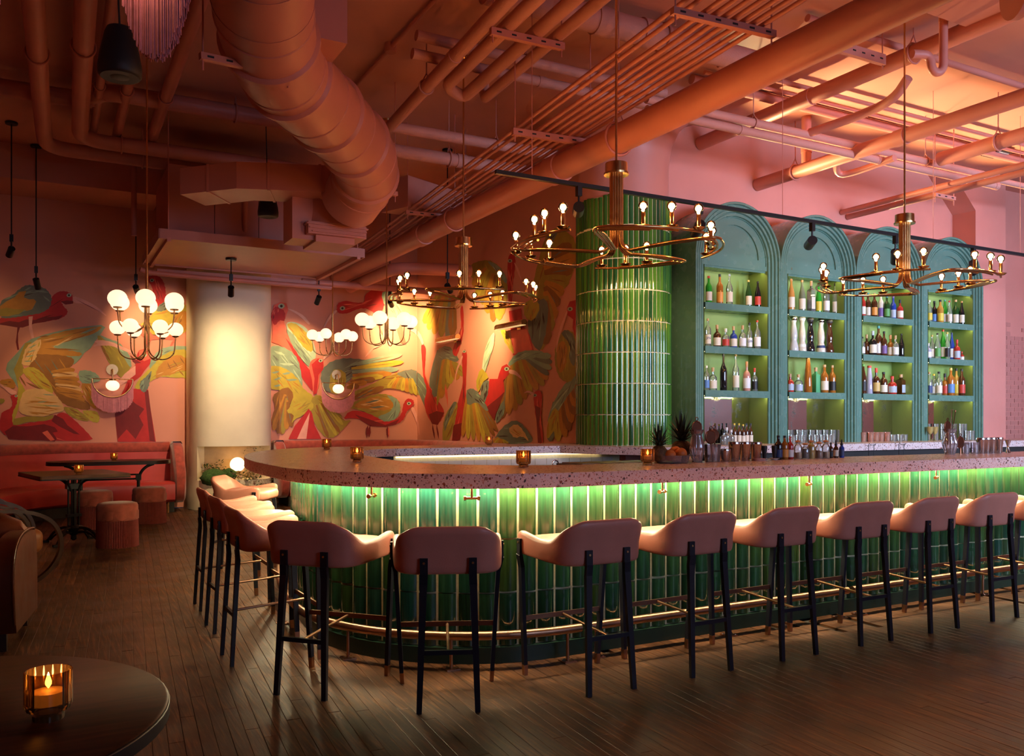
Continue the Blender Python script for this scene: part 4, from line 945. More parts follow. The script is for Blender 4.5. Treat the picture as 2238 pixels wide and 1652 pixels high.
pipe('tray_drain', 'thin horizontal pipe under the drip tray above the cream column', [(1.15, 12.9, 3.50), (1.35, 12.95, 3.46), (3.9, 13.0, 3.46)], .035, rr=1)
MB_ = MB(); MB_.box(0, 2.3, 0, .28, 0, .05); tag(MB_.build('tray_board', 'coral_duct', loc=(1.4, 13.15, 3.52)), 'narrow coral board across the head of the cream column', 'board')
pipe('mural_cross_pipe', 'thin horizontal pipe crossing above the mural behind the globe chandelier', [(3.6, 13.6, 3.62), (5.98, 13.6, 3.62)], .055)
# upper right: plate and round duct end, small vent
p = at_z(2080, 10, 4.95); t = thing('ceiling_plate_box', 'flat coral duct box at the top right edge', 'duct', p)
MB().box(-.3, .5, -.9, .2, 0, .22).build('duct_run', 'coral_duct', t)
p = at_d(2225, -30, 6.0); t = thing('round_duct', 'round duct end cut off by the top right corner', 'duct', p)
MB().tube([(.0, 0, 0), (.9, -.7, .1)], .20, 28).build('duct_run', 'coral_duct', t, smooth=40); MB().tube([(-.02, .013, 0), (.03, -.02, 0)], .22, 28).build('collar', 'coral_duct', t, smooth=40)
p = at_z(2178, 330, 5.19); t = thing('air_vent', 'small dark ceiling vent at the upper right', 'vent', p)
MB().box(-.14, .14, -.14, .14, -.05, 0).build('frame', 'vent_dark', t)
for k in range(3): MB().box(-.11, .11, -.11+k*.08, -.07+k*.08, -.058, -.05).build('slat', 'vent_light', t)
for k, (px, py, z) in enumerate([(1975, 22, 5.14)]):
    pass
# ================================================================== cream fireplace column
FP = Vector((2.63, 14.62, 0)); HW, DEP = .64, .86
fp = thing('fireplace_column', 'rounded cream plaster fireplace column with a planted hearth niche', 'fireplace', FP)
def fp_xy(u, z):   # u in -1..1 across the face
    a = u*PI/2; fl = 1+.06*sstep(.55, 0, z)
    return (HW*fl*math.copysign(abs(math.sin(a))**.72, a) if a else 0.0, -DEP*abs(math.cos(a))**.60)
us = [-1+2*i/48 for i in range(49)]; zs = [0, .1, .2, .3, .4, .46, .55, .7, .85, .99]+[.99+.3*k for k in range(1, 9)]+[3.62, 4.2, ZC]
m = MB(); idx = {}
def hole(u, z): return abs(u) < .62 and .46 <= z < .985
vs = []; 
for j, z in enumerate(zs):
    for i, u_ in enumerate(us): x, y = fp_xy(u_, z); vs.append((x, y, z))
fs = []
for j in range(len(zs)-1):
    for i in range(48):
        um = (us[i]+us[i+1])/2
        if hole(um, (zs[j]+zs[j+1])/2): continue
        fs.append((j*49+i, j*49+i+1, (j+1)*49+i+1, (j+1)*49+i))
m.add(vs, fs); m.build('plaster_shell', 'plaster_cream', fp, smooth=50)
ui = [u_ for u_ in us if abs(u_) <= .63]; f2 = [fp_xy(u_, .7) for u_ in ui]
xl, xr_ = f2[0][0], f2[-1][0]; yb_ = -.28
m = MB()
for (z, flip) in ((.46, 0), (.99, 1)):
    k = len(f2); m.add([(x, y, z) for x, y in f2]+[(xr_*.72, yb_, z), (xl*.72, yb_, z)], [tuple(range(k+2))])
m.add([(xl, f2[0][1], .46), (xl*.72, yb_, .46), (xl*.72, yb_, .99), (xl, f2[0][1], .99)], [(0, 1, 2, 3)]); m.add([(xr_, f2[-1][1], .46), (xr_*.72, yb_, .46), (xr_*.72, yb_, .99), (xr_, f2[-1][1], .99)], [(0, 1, 2, 3)])
m.build('hearth_niche', 'plaster_cream', fp)
MB().add([(xl*.72, yb_+.001, .46), (xr_*.72, yb_+.001, .46), (xr_*.72, yb_+.001, .99), (xl*.72, yb_+.001, .99)], [(0, 1, 2, 3)]).build('niche_back', 'niche_plaster', fp)
m = MB(); m.sphere((0, 0, 0), .115, 24, 14); t = thing('moon_lamp', 'glowing round moon lamp among plants in the hearth', 'lamp', FP+Vector((.06, -.55, .69))); m.build('glass_globe', 'moon_glass', t, smooth=80)
m = MB(); m.lathe([(.05, -.14), (.055, -.10), (.03, -.09)], 14); m.build('base', 'brass_dull', t)
# moss and plants spilling out of the hearth
def mossy(label, c, s):
    m = MB(); r = random.Random(len(label)); nu, nv = 18, 10; rings = []
    for i in range(nv+1):
        a = PI*i/nv; rings.append([(s[0]*max(.01, math.sin(a))*math.cos(2*PI*k/nu)*(1+r.uniform(-.12, .12)), s[1]*max(.01, math.sin(a))*math.sin(2*PI*k/nu)*(1+r.uniform(-.12, .12)), -s[2]*math.cos(a)*(1+r.uniform(-.08, .08))) for k in range(nu)])
    m.loft(rings); tag(m.build('moss_mound', 'moss', loc=FP+Vector(c), smooth=80), label, 'moss')
mossy('bright green moss mound on the left of the hearth', (-.33, -.72, .50), (.20, .16, .14))
mossy('small dark moss mound left of the moon lamp', (-.10, -.68, .54), (.12, .10, .10))
def bush(name, label, c, n, sx, sy, sz, mats_, ls, cat='plant', droop=0.0, stemz=0):
    t = thing(name, label, cat, FP+Vector(c)); r = random.Random(n)
    for mi, mm in enumerate(mats_):
        m = MB()
        for k in range(n//len(mats_)):
            p = Vector((r.gauss(0, .45)*sx, r.gauss(0, .45)*sy, abs(r.gauss(.3, .45))*sz-droop*r.random()))
            a, b = r.uniform(0, 2*PI), r.uniform(-.6, .9); d = Vector((math.cos(a)*math.cos(b), math.sin(a)*math.cos(b), math.sin(b))); s_ = d.cross(Vector((0, 0, 1))).normalized()*ls*.28; L = ls*r.uniform(.6, 1.3)
            m.add([p, p+d*L*.5+s_, p+d*L, p+d*L*.5-s_, p+d*L*.5+Vector((0, 0, .006))], [(0, 1, 4), (1, 2, 4), (2, 3, 4), (3, 0, 4)])
        m.build('leaves', mm, t)
    m = MB()
    for k in range(8): m.tube([(0, 0, -.02), (r.gauss(0, .2)*sx, r.gauss(0, .2)*sy, .2*sz), (r.gauss(0, .4)*sx, r.gauss(0, .4)*sy, .55*sz)], .004, 4)
    m.build('stems', 'dry_leaf', t); return t
bush('trailing_plant', 'leafy plant with pale flowers spilling over the hearth edge', (.20, -.80, .50), 260, .34, .16, .16, ['leaf_green', 'dry_leaf', 'petal'], .06, droop=.22)
bush('dried_flowers', 'tall dried flowers against the back of the hearth', (.33, -.45, .50), 200, .16, .10, .46, ['dry_leaf', 'leaf_green', 'petal'], .045)
bush('dried_grass', 'dry grassy plant at the back left of the hearth', (-.26, -.42, .50), 150, .22, .12, .20, ['dry_leaf', 'leaf_green'], .06)
# ================================================================== banquettes
def banquette(name, label, front, normal_sign, seat_d=.62, back_h=1.06, end_arms=(), splits=(0.0, 1.0)):
    P_ = [Vector((x, y, 0)) for x, y in front]
    base = P_[0].copy(); P_ = [p-base for p in P_]; t = thing(name, label, 'banquette', base)
    pc = chaikin(P_, 3); N = len(pc)
    nor = []
    for i in range(N):
        d = (pc[min(i+1, N-1)]-pc[max(i-1, 0)]).normalized(); nor.append(Vector((-d.y, d.x, 0))*normal_sign)
    def sect(i, prof): return [pc[i]+nor[i]*q[0]+Vector((0, 0, q[1])) for q in prof]
    k = len(splits)-1
    for s_ in range(k):
        i0, i1 = int(splits[s_]*(N-1)), int(splits[s_+1]*(N-1))
        seat = [(.05, .16), (.0, .20), (-.012, .36), (.0, .43), (.05, .462), (.3, .468), (seat_d, .455), (seat_d, .16)]
        MB().loft([sect(i, seat) for i in range(i0, i1+1)]).build('seat', 'red_leather', t, smooth=45)
        bk_ = [(seat_d-.06, .44), (seat_d-.02, .60), (seat_d+.04, .90), (seat_d+.10, .93), (seat_d+.16, .90), (seat_d+.16, .44)]
        MB().loft([sect(i, bk_) for i in range(i0, i1+1)]).build('backrest', 'red_leather', t, smooth=45)
        roll = [(seat_d+.11+.085*math.cos(a), back_h-.095+.095*math.sin(a)) for a in [2*PI*j/14 for j in range(14)]]
        MB().loft([sect(i, roll) for i in range(i0, i1+1)]).build('velvet_roll', 'red_velvet', t, smooth=60)
    pl = [(.12, .0), (.12, .17), (seat_d+.16, .17), (seat_d+.16, .0)]
    MB().loft([sect(i, pl) for i in range(N)]).build('plinth', 'black_paint', t)
    for e in end_arms:
        i = 0 if e == 0 else N-1; d = (pc[1]-pc[0]).normalized() if e == 0 else (pc[-1]-pc[-2]).normalized()
        sg = -1 if e == 0 else 1; outl = []
        for j in range(28):
            a = 2*PI*j/28; outl.append((.40+.43*math.copysign(abs(math.cos(a))**.5, math.cos(a))*(1.0), .60+.47*math.copysign(abs(math.sin(a))**.5, math.sin(a))))
        outl = [(u_+(.30*sstep(.55, 1.05, v_) if u_ < .4 else 0), v_) for u_, v_ in outl]
        rg = []
        for w_, sc_ in ((-.0, .93), (.02, 1.0), (.13, 1.0), (.155, .93)):
            rg.append([pc[i]+d*sg*w_+nor[i]*(.40+(u_-.40)*sc_)+Vector((0, 0, .60+(v_-.60)*sc_)) for u_, v_ in outl])
        MB().loft(rg).build('velvet_arm', 'red_velvet', t, smooth=45)
    return t
b1 = banquette('curved_banquette', 'curved red leather banquette with velvet top roll left of the fireplace', [(1.72, 13.76), (1.0, 13.76), (.45, 13.74), (-.10, 13.45), (-.42, 12.7), (-.70, 11.6), (-.9, 10.4)], -1, end_arms=(0,), splits=(0, .30, 1.0))
MB().tube([(-.10, .05, 0), (-.10, .05, .16)], .02, 8).build('foot', 'brass_dull', b1)
banquette('curved_banquette', 'red banquette with velvet top roll behind the bar below the mural', [(3.46, 13.77), (4.2, 13.77), (4.70, 13.75), (5.12, 13.42), (5.17, 12.8), (5.17, 11.9), (5.17, 10.9)], 1, end_arms=(0,), splits=(0, .55, 1.0))
# ================================================================== lounge tables
def cast_pedestal(t, h, s=1.0):
    for dx, dy in ((-.055, 0), (-.02, 0), (.02, 0), (.055, 0), (0, -.03), (0, .03)):
        MB().tube([(dx*s, dy, .16), (dx*s, dy, h)], .011, 8).build('pedestal_rod', 'cast_iron', t, smooth=50)
    MB().box(-.075*s, .075*s, -.045, .045, .40*h, .40*h+.03).build('collar', 'cast_iron', t); MB().box(-.08*s, .08*s, -.05, .05, .82*h, .82*h+.06).build('collar', 'cast_iron', t); MB().lathe([(.012, .028), (.032, .045), (.032, .075), (.028, .085), (.045, .10), (.055, .14), (.075, .17), (.06, .20)], 14).build('finial', 'cast_iron', t, smooth=40)
    for k in range(4):
        a = PI/4+k*PI/2; d = Vector((math.cos(a), math.sin(a), 0))
        m = MB(); m.tube(chaikin([d*.05+Vector((0, 0, .17)), d*.14+Vector((0, 0, .175)), d*.24+Vector((0, 0, .12)), d*.30+Vector((0, 0, .03)), d*.33+Vector((0, 0, .012))], 2), .016, 8)
        m.tube(chaikin([d*.05+Vector((0, 0, .12)), d*.14+Vector((0, 0, .13)), d*.22+Vector((0, 0, .09)), d*.28+Vector((0, 0, .03))], 2), .011, 8)
        f = m.build('claw_leg', 'cast_iron', t, smooth=50); e = d*.335; MB().box(e.x-.03, e.x+.03, e.y-.03, e.y+.03, 0, .025).build('foot_pad', 'cast_iron', f)
    for k in range(4):
        a = PI/4+k*PI/2; d = Vector((math.cos(a), math.sin(a), 0)); m = MB(); m.tube(chaikin([d*.05+Vector((0, 0, h-.16)), d*.10+Vector((0, 0, h-.06)), d*.20+Vector((0, 0, h-.02))], 2), .012, 8); m.build('top_bracket', 'cast_iron', t, smooth=50)
t = thing('lounge_table', 'rectangular dark wood table on an ornate cast-iron pedestal', 'table', (.28, 10.95, 0), math.radians(12))
MB().prism(rrect(-.46, .46, -.55, .55, .02, 2), .765, .80).build('table_top', 'table_wood_mid', t); MB().prism(rrect(-.462, .462, -.552, .552, .02, 2), .752, .766).build('edge_band', 'cast_iron', t)
cast_pedestal(t, .752)
t = thing('lounge_table', 'long oval dark table on two iron legs in front of the red banquette', 'table', (.78, 13.0, 0), 0)
MB().prism(rrect(-.78, .78, -.33, .33, .32, 12), .805, .84).build('table_top', 'table_wood', t, smooth=30); MB().prism(rrect(-.782, .782, -.332, .332, .32, 12), .79, .806).build('edge_band', 'cast_iron', t, smooth=30)
for sx in (-1, 1):
    m = MB(); m.tube([(sx*.36, 0, 0), (sx*.36, 0, .58)], .022, 10); m.tube(chaikin([(sx*.36, 0, .52), (sx*.38, 0, .66), (sx*.46, 0, .75), (sx*.56, 0, .785)], 2), .02, 10); m.box(sx*.36-.03, sx*.36+.03, -.12, .14, 0, .025); m.box(sx*.36-.035, sx*.36+.035, -.035, .035, .56, .64); m.build('iron_leg', 'cast_iron', t, smooth=40)
m = MB(); m.tube([(-.36, 0, .58), (.36, 0, .58)], .012, 8); m.tube([(-.36, 0, .64), (.36, 0, .64)], .012, 8); m.build('stretcher', 'cast_iron', t)
t = thing('round_table', 'large dark round wooden table in the bottom left corner', 'table', (-.288, 2.20, 0))
tt = MB(); tt.lathe([(.001, .757), (.538, .757), (.5445, .753), (.5445, .722), (.535, .716), (.001, .716)], 72); tt.build('table_top', 'table_wood', t, smooth=35)
MB().lathe([(.546, .720), (.5475, .722), (.5475, .748), (.546, .750)], 72).build('edge_band', 'stool_metal', t, smooth=35)
cast_pedestal(t, .716)
# ================================================================== poufs with fringe
pf = thing('fringed_pouf', '', 'pouf', group='fringed velvet poufs')
m = MB(); m.lathe([(.001, .485), (.16, .488), (.20, .475), (.212, .45), (.214, .30), (.205, .29)], 36); m.build('velvet_top', 'pouf_velvet', pf, smooth=50)
m = MB(); rg = [[((.216+.004*math.cos(10*a))*math.cos(a), (.216+.004*math.cos(10*a))*math.sin(a), z+ (.018*abs(math.sin(5*a)) if z < .33 else 0)) for a in [2*PI*k/80 for k in range(80)]] for z in (.40, .30)]; m.loft(rg, cap=False); m.build('scalloped_skirt', 'pouf_velvet', pf, smooth=50)
m = MB(); rings = []
for z, r_ in ((.34, .206), (.2, .210), (.0, .214)):
    rings.append([((r_+(.006 if k % 2 else -.004))*math.cos(2*PI*k/160), (r_+(.006 if k % 2 else -.004))*math.sin(2*PI*k/160), z) for k in range(160)])
m.loft(rings); m.build('fringe', 'pouf_fringe', pf)
u = [False]
for loc, lb in [((.70, 10.42, 0), 'fringed red velvet pouf nearest us, right of the iron pedestal'), ((1.24, 12.58, 0), 'fringed red velvet pouf by the right end of the banquette'), ((.56, 12.30, 0), 'fringed red velvet pouf half hidden behind the iron pedestal')]: place(pf, u, loc, random.random(), lb)
# ================================================================== armchairs on the left
def club_chair(loc, rz, label):
    t = thing('club_armchair', label, 'armchair', loc, rz)
    m = MB(); padded(m, -.30, .30, -.34, .36, .34, .50, .06, .04, crown=.01); m.build('seat_cushion', 'brown_leather', t, smooth=50)
    m = MB(); padded(m, -.33, .33, -.36, .34, .20, .345, .04, .02); m.build('seat_frame', 'brown_leather', t, smooth=50)
    m = MB(); rg = []
    for k in range(9):
        z = .30+.46*k/8; y = -.34-.12*((z-.3)/.46)**1.2; w_ = .33 if z < .62 else .33*math.sqrt(max(.05, 1-((z-.62)/.16)**2)); rg.append([(x_*w_, y+yy, z) for x_, yy in ((-1, -.07), (-.6, -.085), (0, -.09), (.6, -.085), (1, -.07), (1, .05), (.6, .075), (0, .085), (-.6, .075), (-1, .05))])
    m.loft(rg); m.build('backrest', 'brown_leather', t, smooth=60)
    for sx in (-1, 1):
        out = [(.34, .12), (.40, .34), (.41, .50), (.36, .60), (.24, .665), (.05, .69), (-.2, .685), (-.40, .66), (-.44, .12)]; pts = chaikin([(0, y, z) for y, z in out], 2)
        rg = [[(sx*.335+o_, p.y*(1 if abs(o_) < .045 else .985), p.z-(0 if abs(o_) < .045 else .012)) for p in pts] for o_ in (-.06, -.045, .045, .06)]
        m = MB(); m.loft(rg); m.build('arm', 'brown_leather', t, smooth=45)
        m = MB(); m.tube([Vector((sx*(.335+.052), p.y, p.z)) for p in pts[2:-2]], .007, 6); m.build('piping', 'brown_leather', t)
    for sx in (-1, 1):
        for y in (-.36, .30): m = MB(); m.bar((sx*.31, y, .22), (sx*.325, y*1.06, 0), .055, .055, w2=.035, h2=.035); m.build('leg', 'dark_wood_leg', t)
club_chair((-.50, 6.36, 0), math.radians(172), 'brown leather club armchair with rounded arms at the left edge')
club_chair((-1.06, 4.95, 0), math.radians(-80), 'brown leather armchair just showing at the lower left edge')
def loop_chair(loc, rz, label):
    t = thing('bentwood_armchair', label, 'armchair', loc, rz, group='bentwood loop armchairs')
    m = MB(); padded(m, -.29, .29, -.30, .34, .30, .50, .07, .06, crown=.02); m.build('seat', 'ochre_leather', t, smooth=50)
    m = MB(); rg = []
    for k in range(9):
        z = .44+.44*k/8; y = -.28-.20*((z-.44)/.44); w_ = .28*(1 if k < 6 else (1-.08*(k-5))); rg.append([(x_*w_, y+yy, z) for x_, yy in ((-1, -.05), (0, -.065), (1, -.05), (1, .04), (0, .06), (-1, .04))])
    m.loft(rg); m.build('backrest', 'ochre_leather', t, smooth=60)
    for sx in (-1, 1):
        lp = chaikin([(sx*.34, -.42, .52), (sx*.34, -.20, .66), (sx*.34, .10, .68), (sx*.34, .36, .60), (sx*.34, .46, .40), (sx*.34, .40, .20), (sx*.34, .22, .06), (sx*.34, -.05, .03), (sx*.34, -.40, .03)], 3)
        m = MB(); rg = []
        for i, p in enumerate(lp):
            d = (lp[min(i+1, len(lp)-1)]-lp[max(i-1, 0)]).normalized(); nn_ = Vector((0, -d.z, d.y)); rg.append([p+Vector((a_*.022, 0, 0))+nn_*b_*.015 for a_, b_ in ((-1, -1), (1, -1), (1, 1), (-1, 1))])
        m.loft(rg); m.build('bentwood_loop', 'bentwood', t, smooth=40)
        m = MB(); m.bar((sx*.34, -.38, .03), (sx*.31, -.42, .60), .035, .03); m.build('rear_post', 'bentwood', t)
loop_chair((-.42, 8.2, 0), math.radians(-70), 'bentwood loop armchair with ochre seat, nearer of two')
loop_chair((-.60, 9.3, 0), math.radians(-78), 'bentwood loop armchair with ochre seat, farther of two')
# ================================================================== painted bird mural on the two pink walls
MC = dict(R=(.50, .018, .018), D=(.20, .008, .010), L=(.78, .13, .08), K=(.80, .36, .29), T=(.24, .33, .22), S=(.15, .17, .13), Y=(.48, .36, .035), O=(.48, .20, .022), B=(.27, .105, .015), C=(.70, .42, .17), M=(.42, .54, .36), N=(.045, .02, .015), W=(.66, .66, .50), G=(.34, .24, .03), P=(.84, .46, .36))
for k, c in MC.items(): mat('mural_'+k, c, 0.62, var=.10, scale=9)
CROP = dict(a=(0, 550, 3.843), b=(0, 600, 4.345), l=(180, 580, 5.164), c=(400, 560, 3.933), d=(700, 560, 3.933), e=(840, 420, 2.848), f=(1000, 480, 3.304), p=(0, 0, 1.0))
polys = []
def V(cr, col, pts):
    ox, oy, s_ = CROP[cr]; polys.append((col, [(ox+x/s_, oy+y/s_) for x, y in pts]))
def smooth2(pts, it=1):
    for _ in range(it):
        q = []
        for a, b in zip(pts, pts[1:]+pts[:1]): q += [(a[0]*.78+b[0]*.22, a[1]*.78+b[1]*.22), (a[0]*.22+b[0]*.78, a[1]*.22+b[1]*.78)]
        pts = q
    return pts
mr_ = random.Random(11)
ALT = dict(O='BCG', B='OS', Y='GO', G='YB', T='SM', S='TN', R='DL', C='OY', M='TW')
def inside(p, pl):
    c = False
    for a, b in zip(pl, pl[1:]+pl[:1]):
        if (a[1] > p[1]) != (b[1] > p[1]) and p[0] < (b[0]-a[0])*(p[1]-a[1])/(b[1]-a[1])+a[0]: c = not c
    return c
def S_(cr, col, pts):
    if col in 'KP': V(cr, col, smooth2(pts, 1)); return
    q = smooth2(pts, 2); sc_ = CROP[cr][2]
    if col in 'OBYGTSCR':           # feathered edge
        n_ = len(q); cx = sum(p[0] for p in q)/n_; cy = sum(p[1] for p in q)/n_; r_ = []
        for i, p in enumerate(q):
            d = math.hypot(p[0]-cx, p[1]-cy) or 1; k = (1.5 if i % 2 else -.5)*sc_*mr_.uniform(.3, 1.0); r_.append((p[0]+(p[0]-cx)/d*k, p[1]+(p[1]-cy)/d*k))
        V(cr, col, r_)
    else: V(cr, col, q)
    if col not in ALT: return
    xs_ = [p[0] for p in q]; ys_ = [p[1] for p in q]; mx, my = sum(xs_)/len(q), sum(ys_)/len(q)
    sxx = sum((x-mx)**2 for x in xs_); syy = sum((y-my)**2 for y in ys_); sxy = sum((x-mx)*(y-my) for x, y in q); th = .5*math.atan2(2*sxy, sxx-syy); Lm = 2*math.sqrt(max(sxx, syy)/len(q))
    n_s = min(10, int(Lm*Lm/sc_/sc_/140))
    for _ in range(n_s*4):
        if n_s <= 0: break
        x, y = mr_.uniform(min(xs_), max(xs_)), mr_.uniform(min(ys_), max(ys_)); L = Lm*mr_.uniform(.16, .34); a = th+mr_.uniform(-.25, .25)
        e0, e1 = (x-math.cos(a)*L, y-math.sin(a)*L), (x+math.cos(a)*L, y+math.sin(a)*L)
        if inside(e0, q) and inside(e1, q) and inside((x, y), q): strokes(cr, mr_.choice(ALT[col]), [(*e0, *e1)], sc_*mr_.uniform(.8, 2.0)); n_s -= 1
def lerp_poly(pl, f):
    L = [0]
    for a, b in zip(pl, pl[1:]): L.append(L[-1]+math.hypot(b[0]-a[0], b[1]-a[1]))
    s_ = f*L[-1]
    for i in range(len(pl)-1):
        if s_ <= L[i+1]+1e-9: g = (s_-L[i])/max(1e-9, L[i+1]-L[i]); return (pl[i][0]+(pl[i+1][0]-pl[i][0])*g, pl[i][1]+(pl[i+1][1]-pl[i][1])*g)
    return pl[-1]
def fan(cr, base, tips, n_, cols, w=1.0, shaft=None):
    for i in range(n_):
        f = (i+.5)/n_; b = lerp_poly(base, f); t_ = lerp_poly(tips, f); t0 = lerp_poly(tips, max(0, f-.5/n_)); t1 = lerp_poly(tips, min(1, f+.5/n_))
        hw = math.hypot(t1[0]-t0[0], t1[1]-t0[1])*.56*w; dx, dy = t_[0]-b[0], t_[1]-b[1]; L = math.hypot(dx, dy) or 1; nx, ny = -dy/L*hw, dx/L*hw
        P_ = lambda u_, v_: (b[0]+dx*u_+nx*v_, b[1]+dy*u_+ny*v_)
        V(cr, cols[i % len(cols)], [P_(0, .35), P_(.35, .8), (P_(.75, 1)), P_(.93, .75), P_(1.0, .15), P_(.97, -.4), P_(.8, -.95), P_(.4, -.8), P_(0, -.35)])
        if not shaft and n_ >= 5: shaft = 'B'
        if shaft: V(cr, 'S' if cols[i % len(cols)] == 'B' else shaft, [P_(.25, .1), P_(.6, .16), P_(.85, .05), P_(.6, -.08)])
def strokes(cr, col, lst, w):
    for (x0, y0, x1, y1) in lst:
        dx, dy = x1-x0, y1-y0; L = math.hypot(dx, dy) or 1; nx, ny = -dy/L*w, dx/L*w
        V(cr, col, [(x0, y0), (x0+dx*.3+nx, y0+dy*.3+ny), (x0+dx*.7+nx*.8, y0+dy*.7+ny*.8), (x1, y1), (x0+dx*.6-nx*.7, y0+dy*.6-ny*.7)])
def eye(cr, x, y, r):
    S_(cr, 'M', [(x-r*1.4, y), (x-r*.6, y-r), (x+r*.8, y-r), (x+r*1.5, y+r*.1), (x+r*.5, y+r), (x-r*.7, y+r)]); V(cr, 'N', [(x+r*.55*math.cos(a), y+r*.55*math.sin(a)) for a in [2*PI*k/10 for k in range(10)]])
# ---- standing bird, upper left
S_('b', 'R', [(0, 400), (130, 395), (260, 375), (440, 350), (480, 240), (505, 195), (560, 158), (630, 158), (685, 190), (697, 250), (690, 278), (620, 285), (575, 250), (600, 300), (648, 345), (620, 395), (550, 425), (420, 448), (300, 468), (160, 500), (60, 480), (0, 470)])
V('b', 'D', [(0, 462), (90, 440), (180, 452), (250, 425), (330, 432), (430, 405), (520, 400), (600, 385), (560, 424), (470, 436), (430, 450), (330, 464), (270, 485), (215, 503), (150, 500), (60, 484), (0, 476)])
S_('b', 'S', [(0, 245), (110, 205), (200, 125), (262, 95), (390, 115), (455, 150), (495, 225), (470, 320), (385, 368), (260, 385), (160, 405), (60, 415), (0, 405)])
V('b', 'O', [(0, 300), (60, 255), (140, 215), (180, 165), (250, 155), (225, 215), (275, 235), (320, 232), (345, 255), (305, 330), (255, 345), (200, 330), (160, 375), (80, 395), (0, 395)])
V('b', 'G', [(0, 330), (60, 315), (150, 330), (245, 330), (180, 375), (60, 392), (0, 390)])
strokes('b', 'T', [(30, 240, 180, 180), (330, 150, 470, 170), (410, 200, 480, 260), (230, 150, 300, 115)], 9)
V('b', 'D', [(575, 255), (640, 245), (697, 250), (693, 276), (620, 285)]); eye('b', 655, 196, 18)
S_('p', 'K', [(159, 646), (185, 655), (214, 671), (237, 694), (212, 677), (185, 664), (159, 661)]); strokes('p', 'D', [(166, 654, 222, 683)], .8)
V('b', 'D', [(165, 500), (190, 500), (172, 560), (172, 640), (182, 712), (165, 718), (150, 640), (160, 560)]); V('b', 'K', [(272, 400), (312, 395), (302, 480), (322, 600), (300, 606), (276, 520)])
# ---- big spread wing, left
V('b', 'T', [(55, 905), (70, 840), (170, 735), (230, 655), (300, 610), (420, 570), (560, 535), (700, 508), (860, 488), (960, 478), (1000, 500), (960, 560), (900, 640), (860, 700), (800, 745), (770, 790), (710, 850), (640, 860), (600, 790), (420, 740), (300, 700), (210, 720), (150, 860), (150, 960), (175, 1085), (130, 1010), (90, 960)])
S_('b', 'O', [(340, 610), (480, 570), (700, 520), (880, 500), (985, 490), (900, 560), (760, 600), (620, 640), (480, 690), (640, 715), (780, 740), (770, 775), (620, 770), (420, 770), (330, 760)])
strokes('b', 'T', [(480, 680, 830, 665), (600, 650, 830, 590), (760, 560, 930, 500)], 13); strokes('b', 'B', [(400, 645, 620, 600), (420, 700, 760, 715), (370, 590, 470, 580)], 10)
S_('b', 'B', [(250, 760), (420, 755), (620, 770), (705, 800), (700, 850), (640, 900), (700, 950), (740, 1050), (800, 1180), (860, 1240), (850, 1290), (720, 1270), (600, 1230), (520, 1130), (480, 1050), (330, 920), (260, 860)])
fan('b', [(480, 910), (520, 1010), (540, 1120)], [(700, 880), (745, 960), (770, 1060), (800, 1150), (820, 1215)], 7, ['O', 'C', 'O'], .95)
strokes('b', 'B', [(470, 920, 700, 950), (490, 980, 730, 1010), (510, 1050, 760, 1080), (520, 1110, 790, 1140), (540, 1150, 800, 1200)], 7)
S_('b', 'G', [(600, 1250), (720, 1270), (840, 1360), (840, 1395), (760, 1385), (660, 1340), (620, 1300)]); S_('b', 'Y', [(780, 1290), (860, 1290), (920, 1300), (950, 1360), (930, 1410), (860, 1390), (800, 1330)])
V('b', 'G', [(240, 650), (300, 640), (270, 760), (210, 850), (240, 920), (180, 980), (210, 1060), (160, 1160), (175, 1060), (150, 960), (130, 900), (165, 830), (200, 740)])
S_('b', 'C', [(250, 680), (395, 600), (385, 690), (350, 740), (340, 800), (290, 840), (280, 870), (200, 855), (220, 780)]); strokes('b', 'T', [(265, 700, 355, 660), (250, 740, 345, 715), (235, 780, 330, 765), (225, 822, 310, 820)], 7)
S_('b', 'Y', [(200, 900), (310, 870), (400, 930), (490, 1050), (510, 1130), (440, 1125), (330, 1040), (260, 980)]); strokes('b', 'B', [(370, 1000, 490, 1070), (250, 1020, 400, 1090), (190, 960, 250, 1060)], 9)
V('b', 'Y', [(170, 1000), (215, 1050), (240, 1100), (190, 1200), (170, 1290), (118, 1430), (115, 1300), (160, 1230), (175, 1100)])
S_('b', 'C', [(230, 1090), (400, 1080), (540, 1150), (600, 1240), (610, 1300), (520, 1310), (420, 1350), (260, 1340), (180, 1310), (190, 1200)]); strokes('b', 'O', [(240, 1200, 560, 1220), (250, 1250, 590, 1280), (260, 1300, 510, 1330)], 9); strokes('b', 'T', [(350, 1210, 450, 1205), (410, 1240, 590, 1250), (400, 1135, 520, 1145)], 7)
V('b', 'G', [(120, 1440), (130, 1370), (250, 1345), (420, 1350), (510, 1330), (500, 1370), (400, 1395), (260, 1400), (180, 1425)])
S_('b', 'R', [(0, 1310), (110, 1270), (120, 1200), (95, 1150), (160, 1135), (170, 1160), (160, 1230), (115, 1320), (120, 1430), (180, 1430), (300, 1400), (480, 1385), (560, 1310), (620, 1310), (720, 1390), (830, 1500), (905, 1590), (0, 1560)])
V('b', 'D', [(45, 1490), (120, 1440), (260, 1440), (420, 1420), (520, 1450), (550, 1490), (500, 1500), (540, 1560), (520, 1585), (400, 1575), (180, 1570), (80, 1560)]); V('b', 'D', [(520, 1330), (600, 1370), (640, 1430), (760, 1520), (700, 1510), (560, 1440), (490, 1390)]); V('b', 'L', [(400, 1500), (450, 1480), (520, 1570), (480, 1580)])
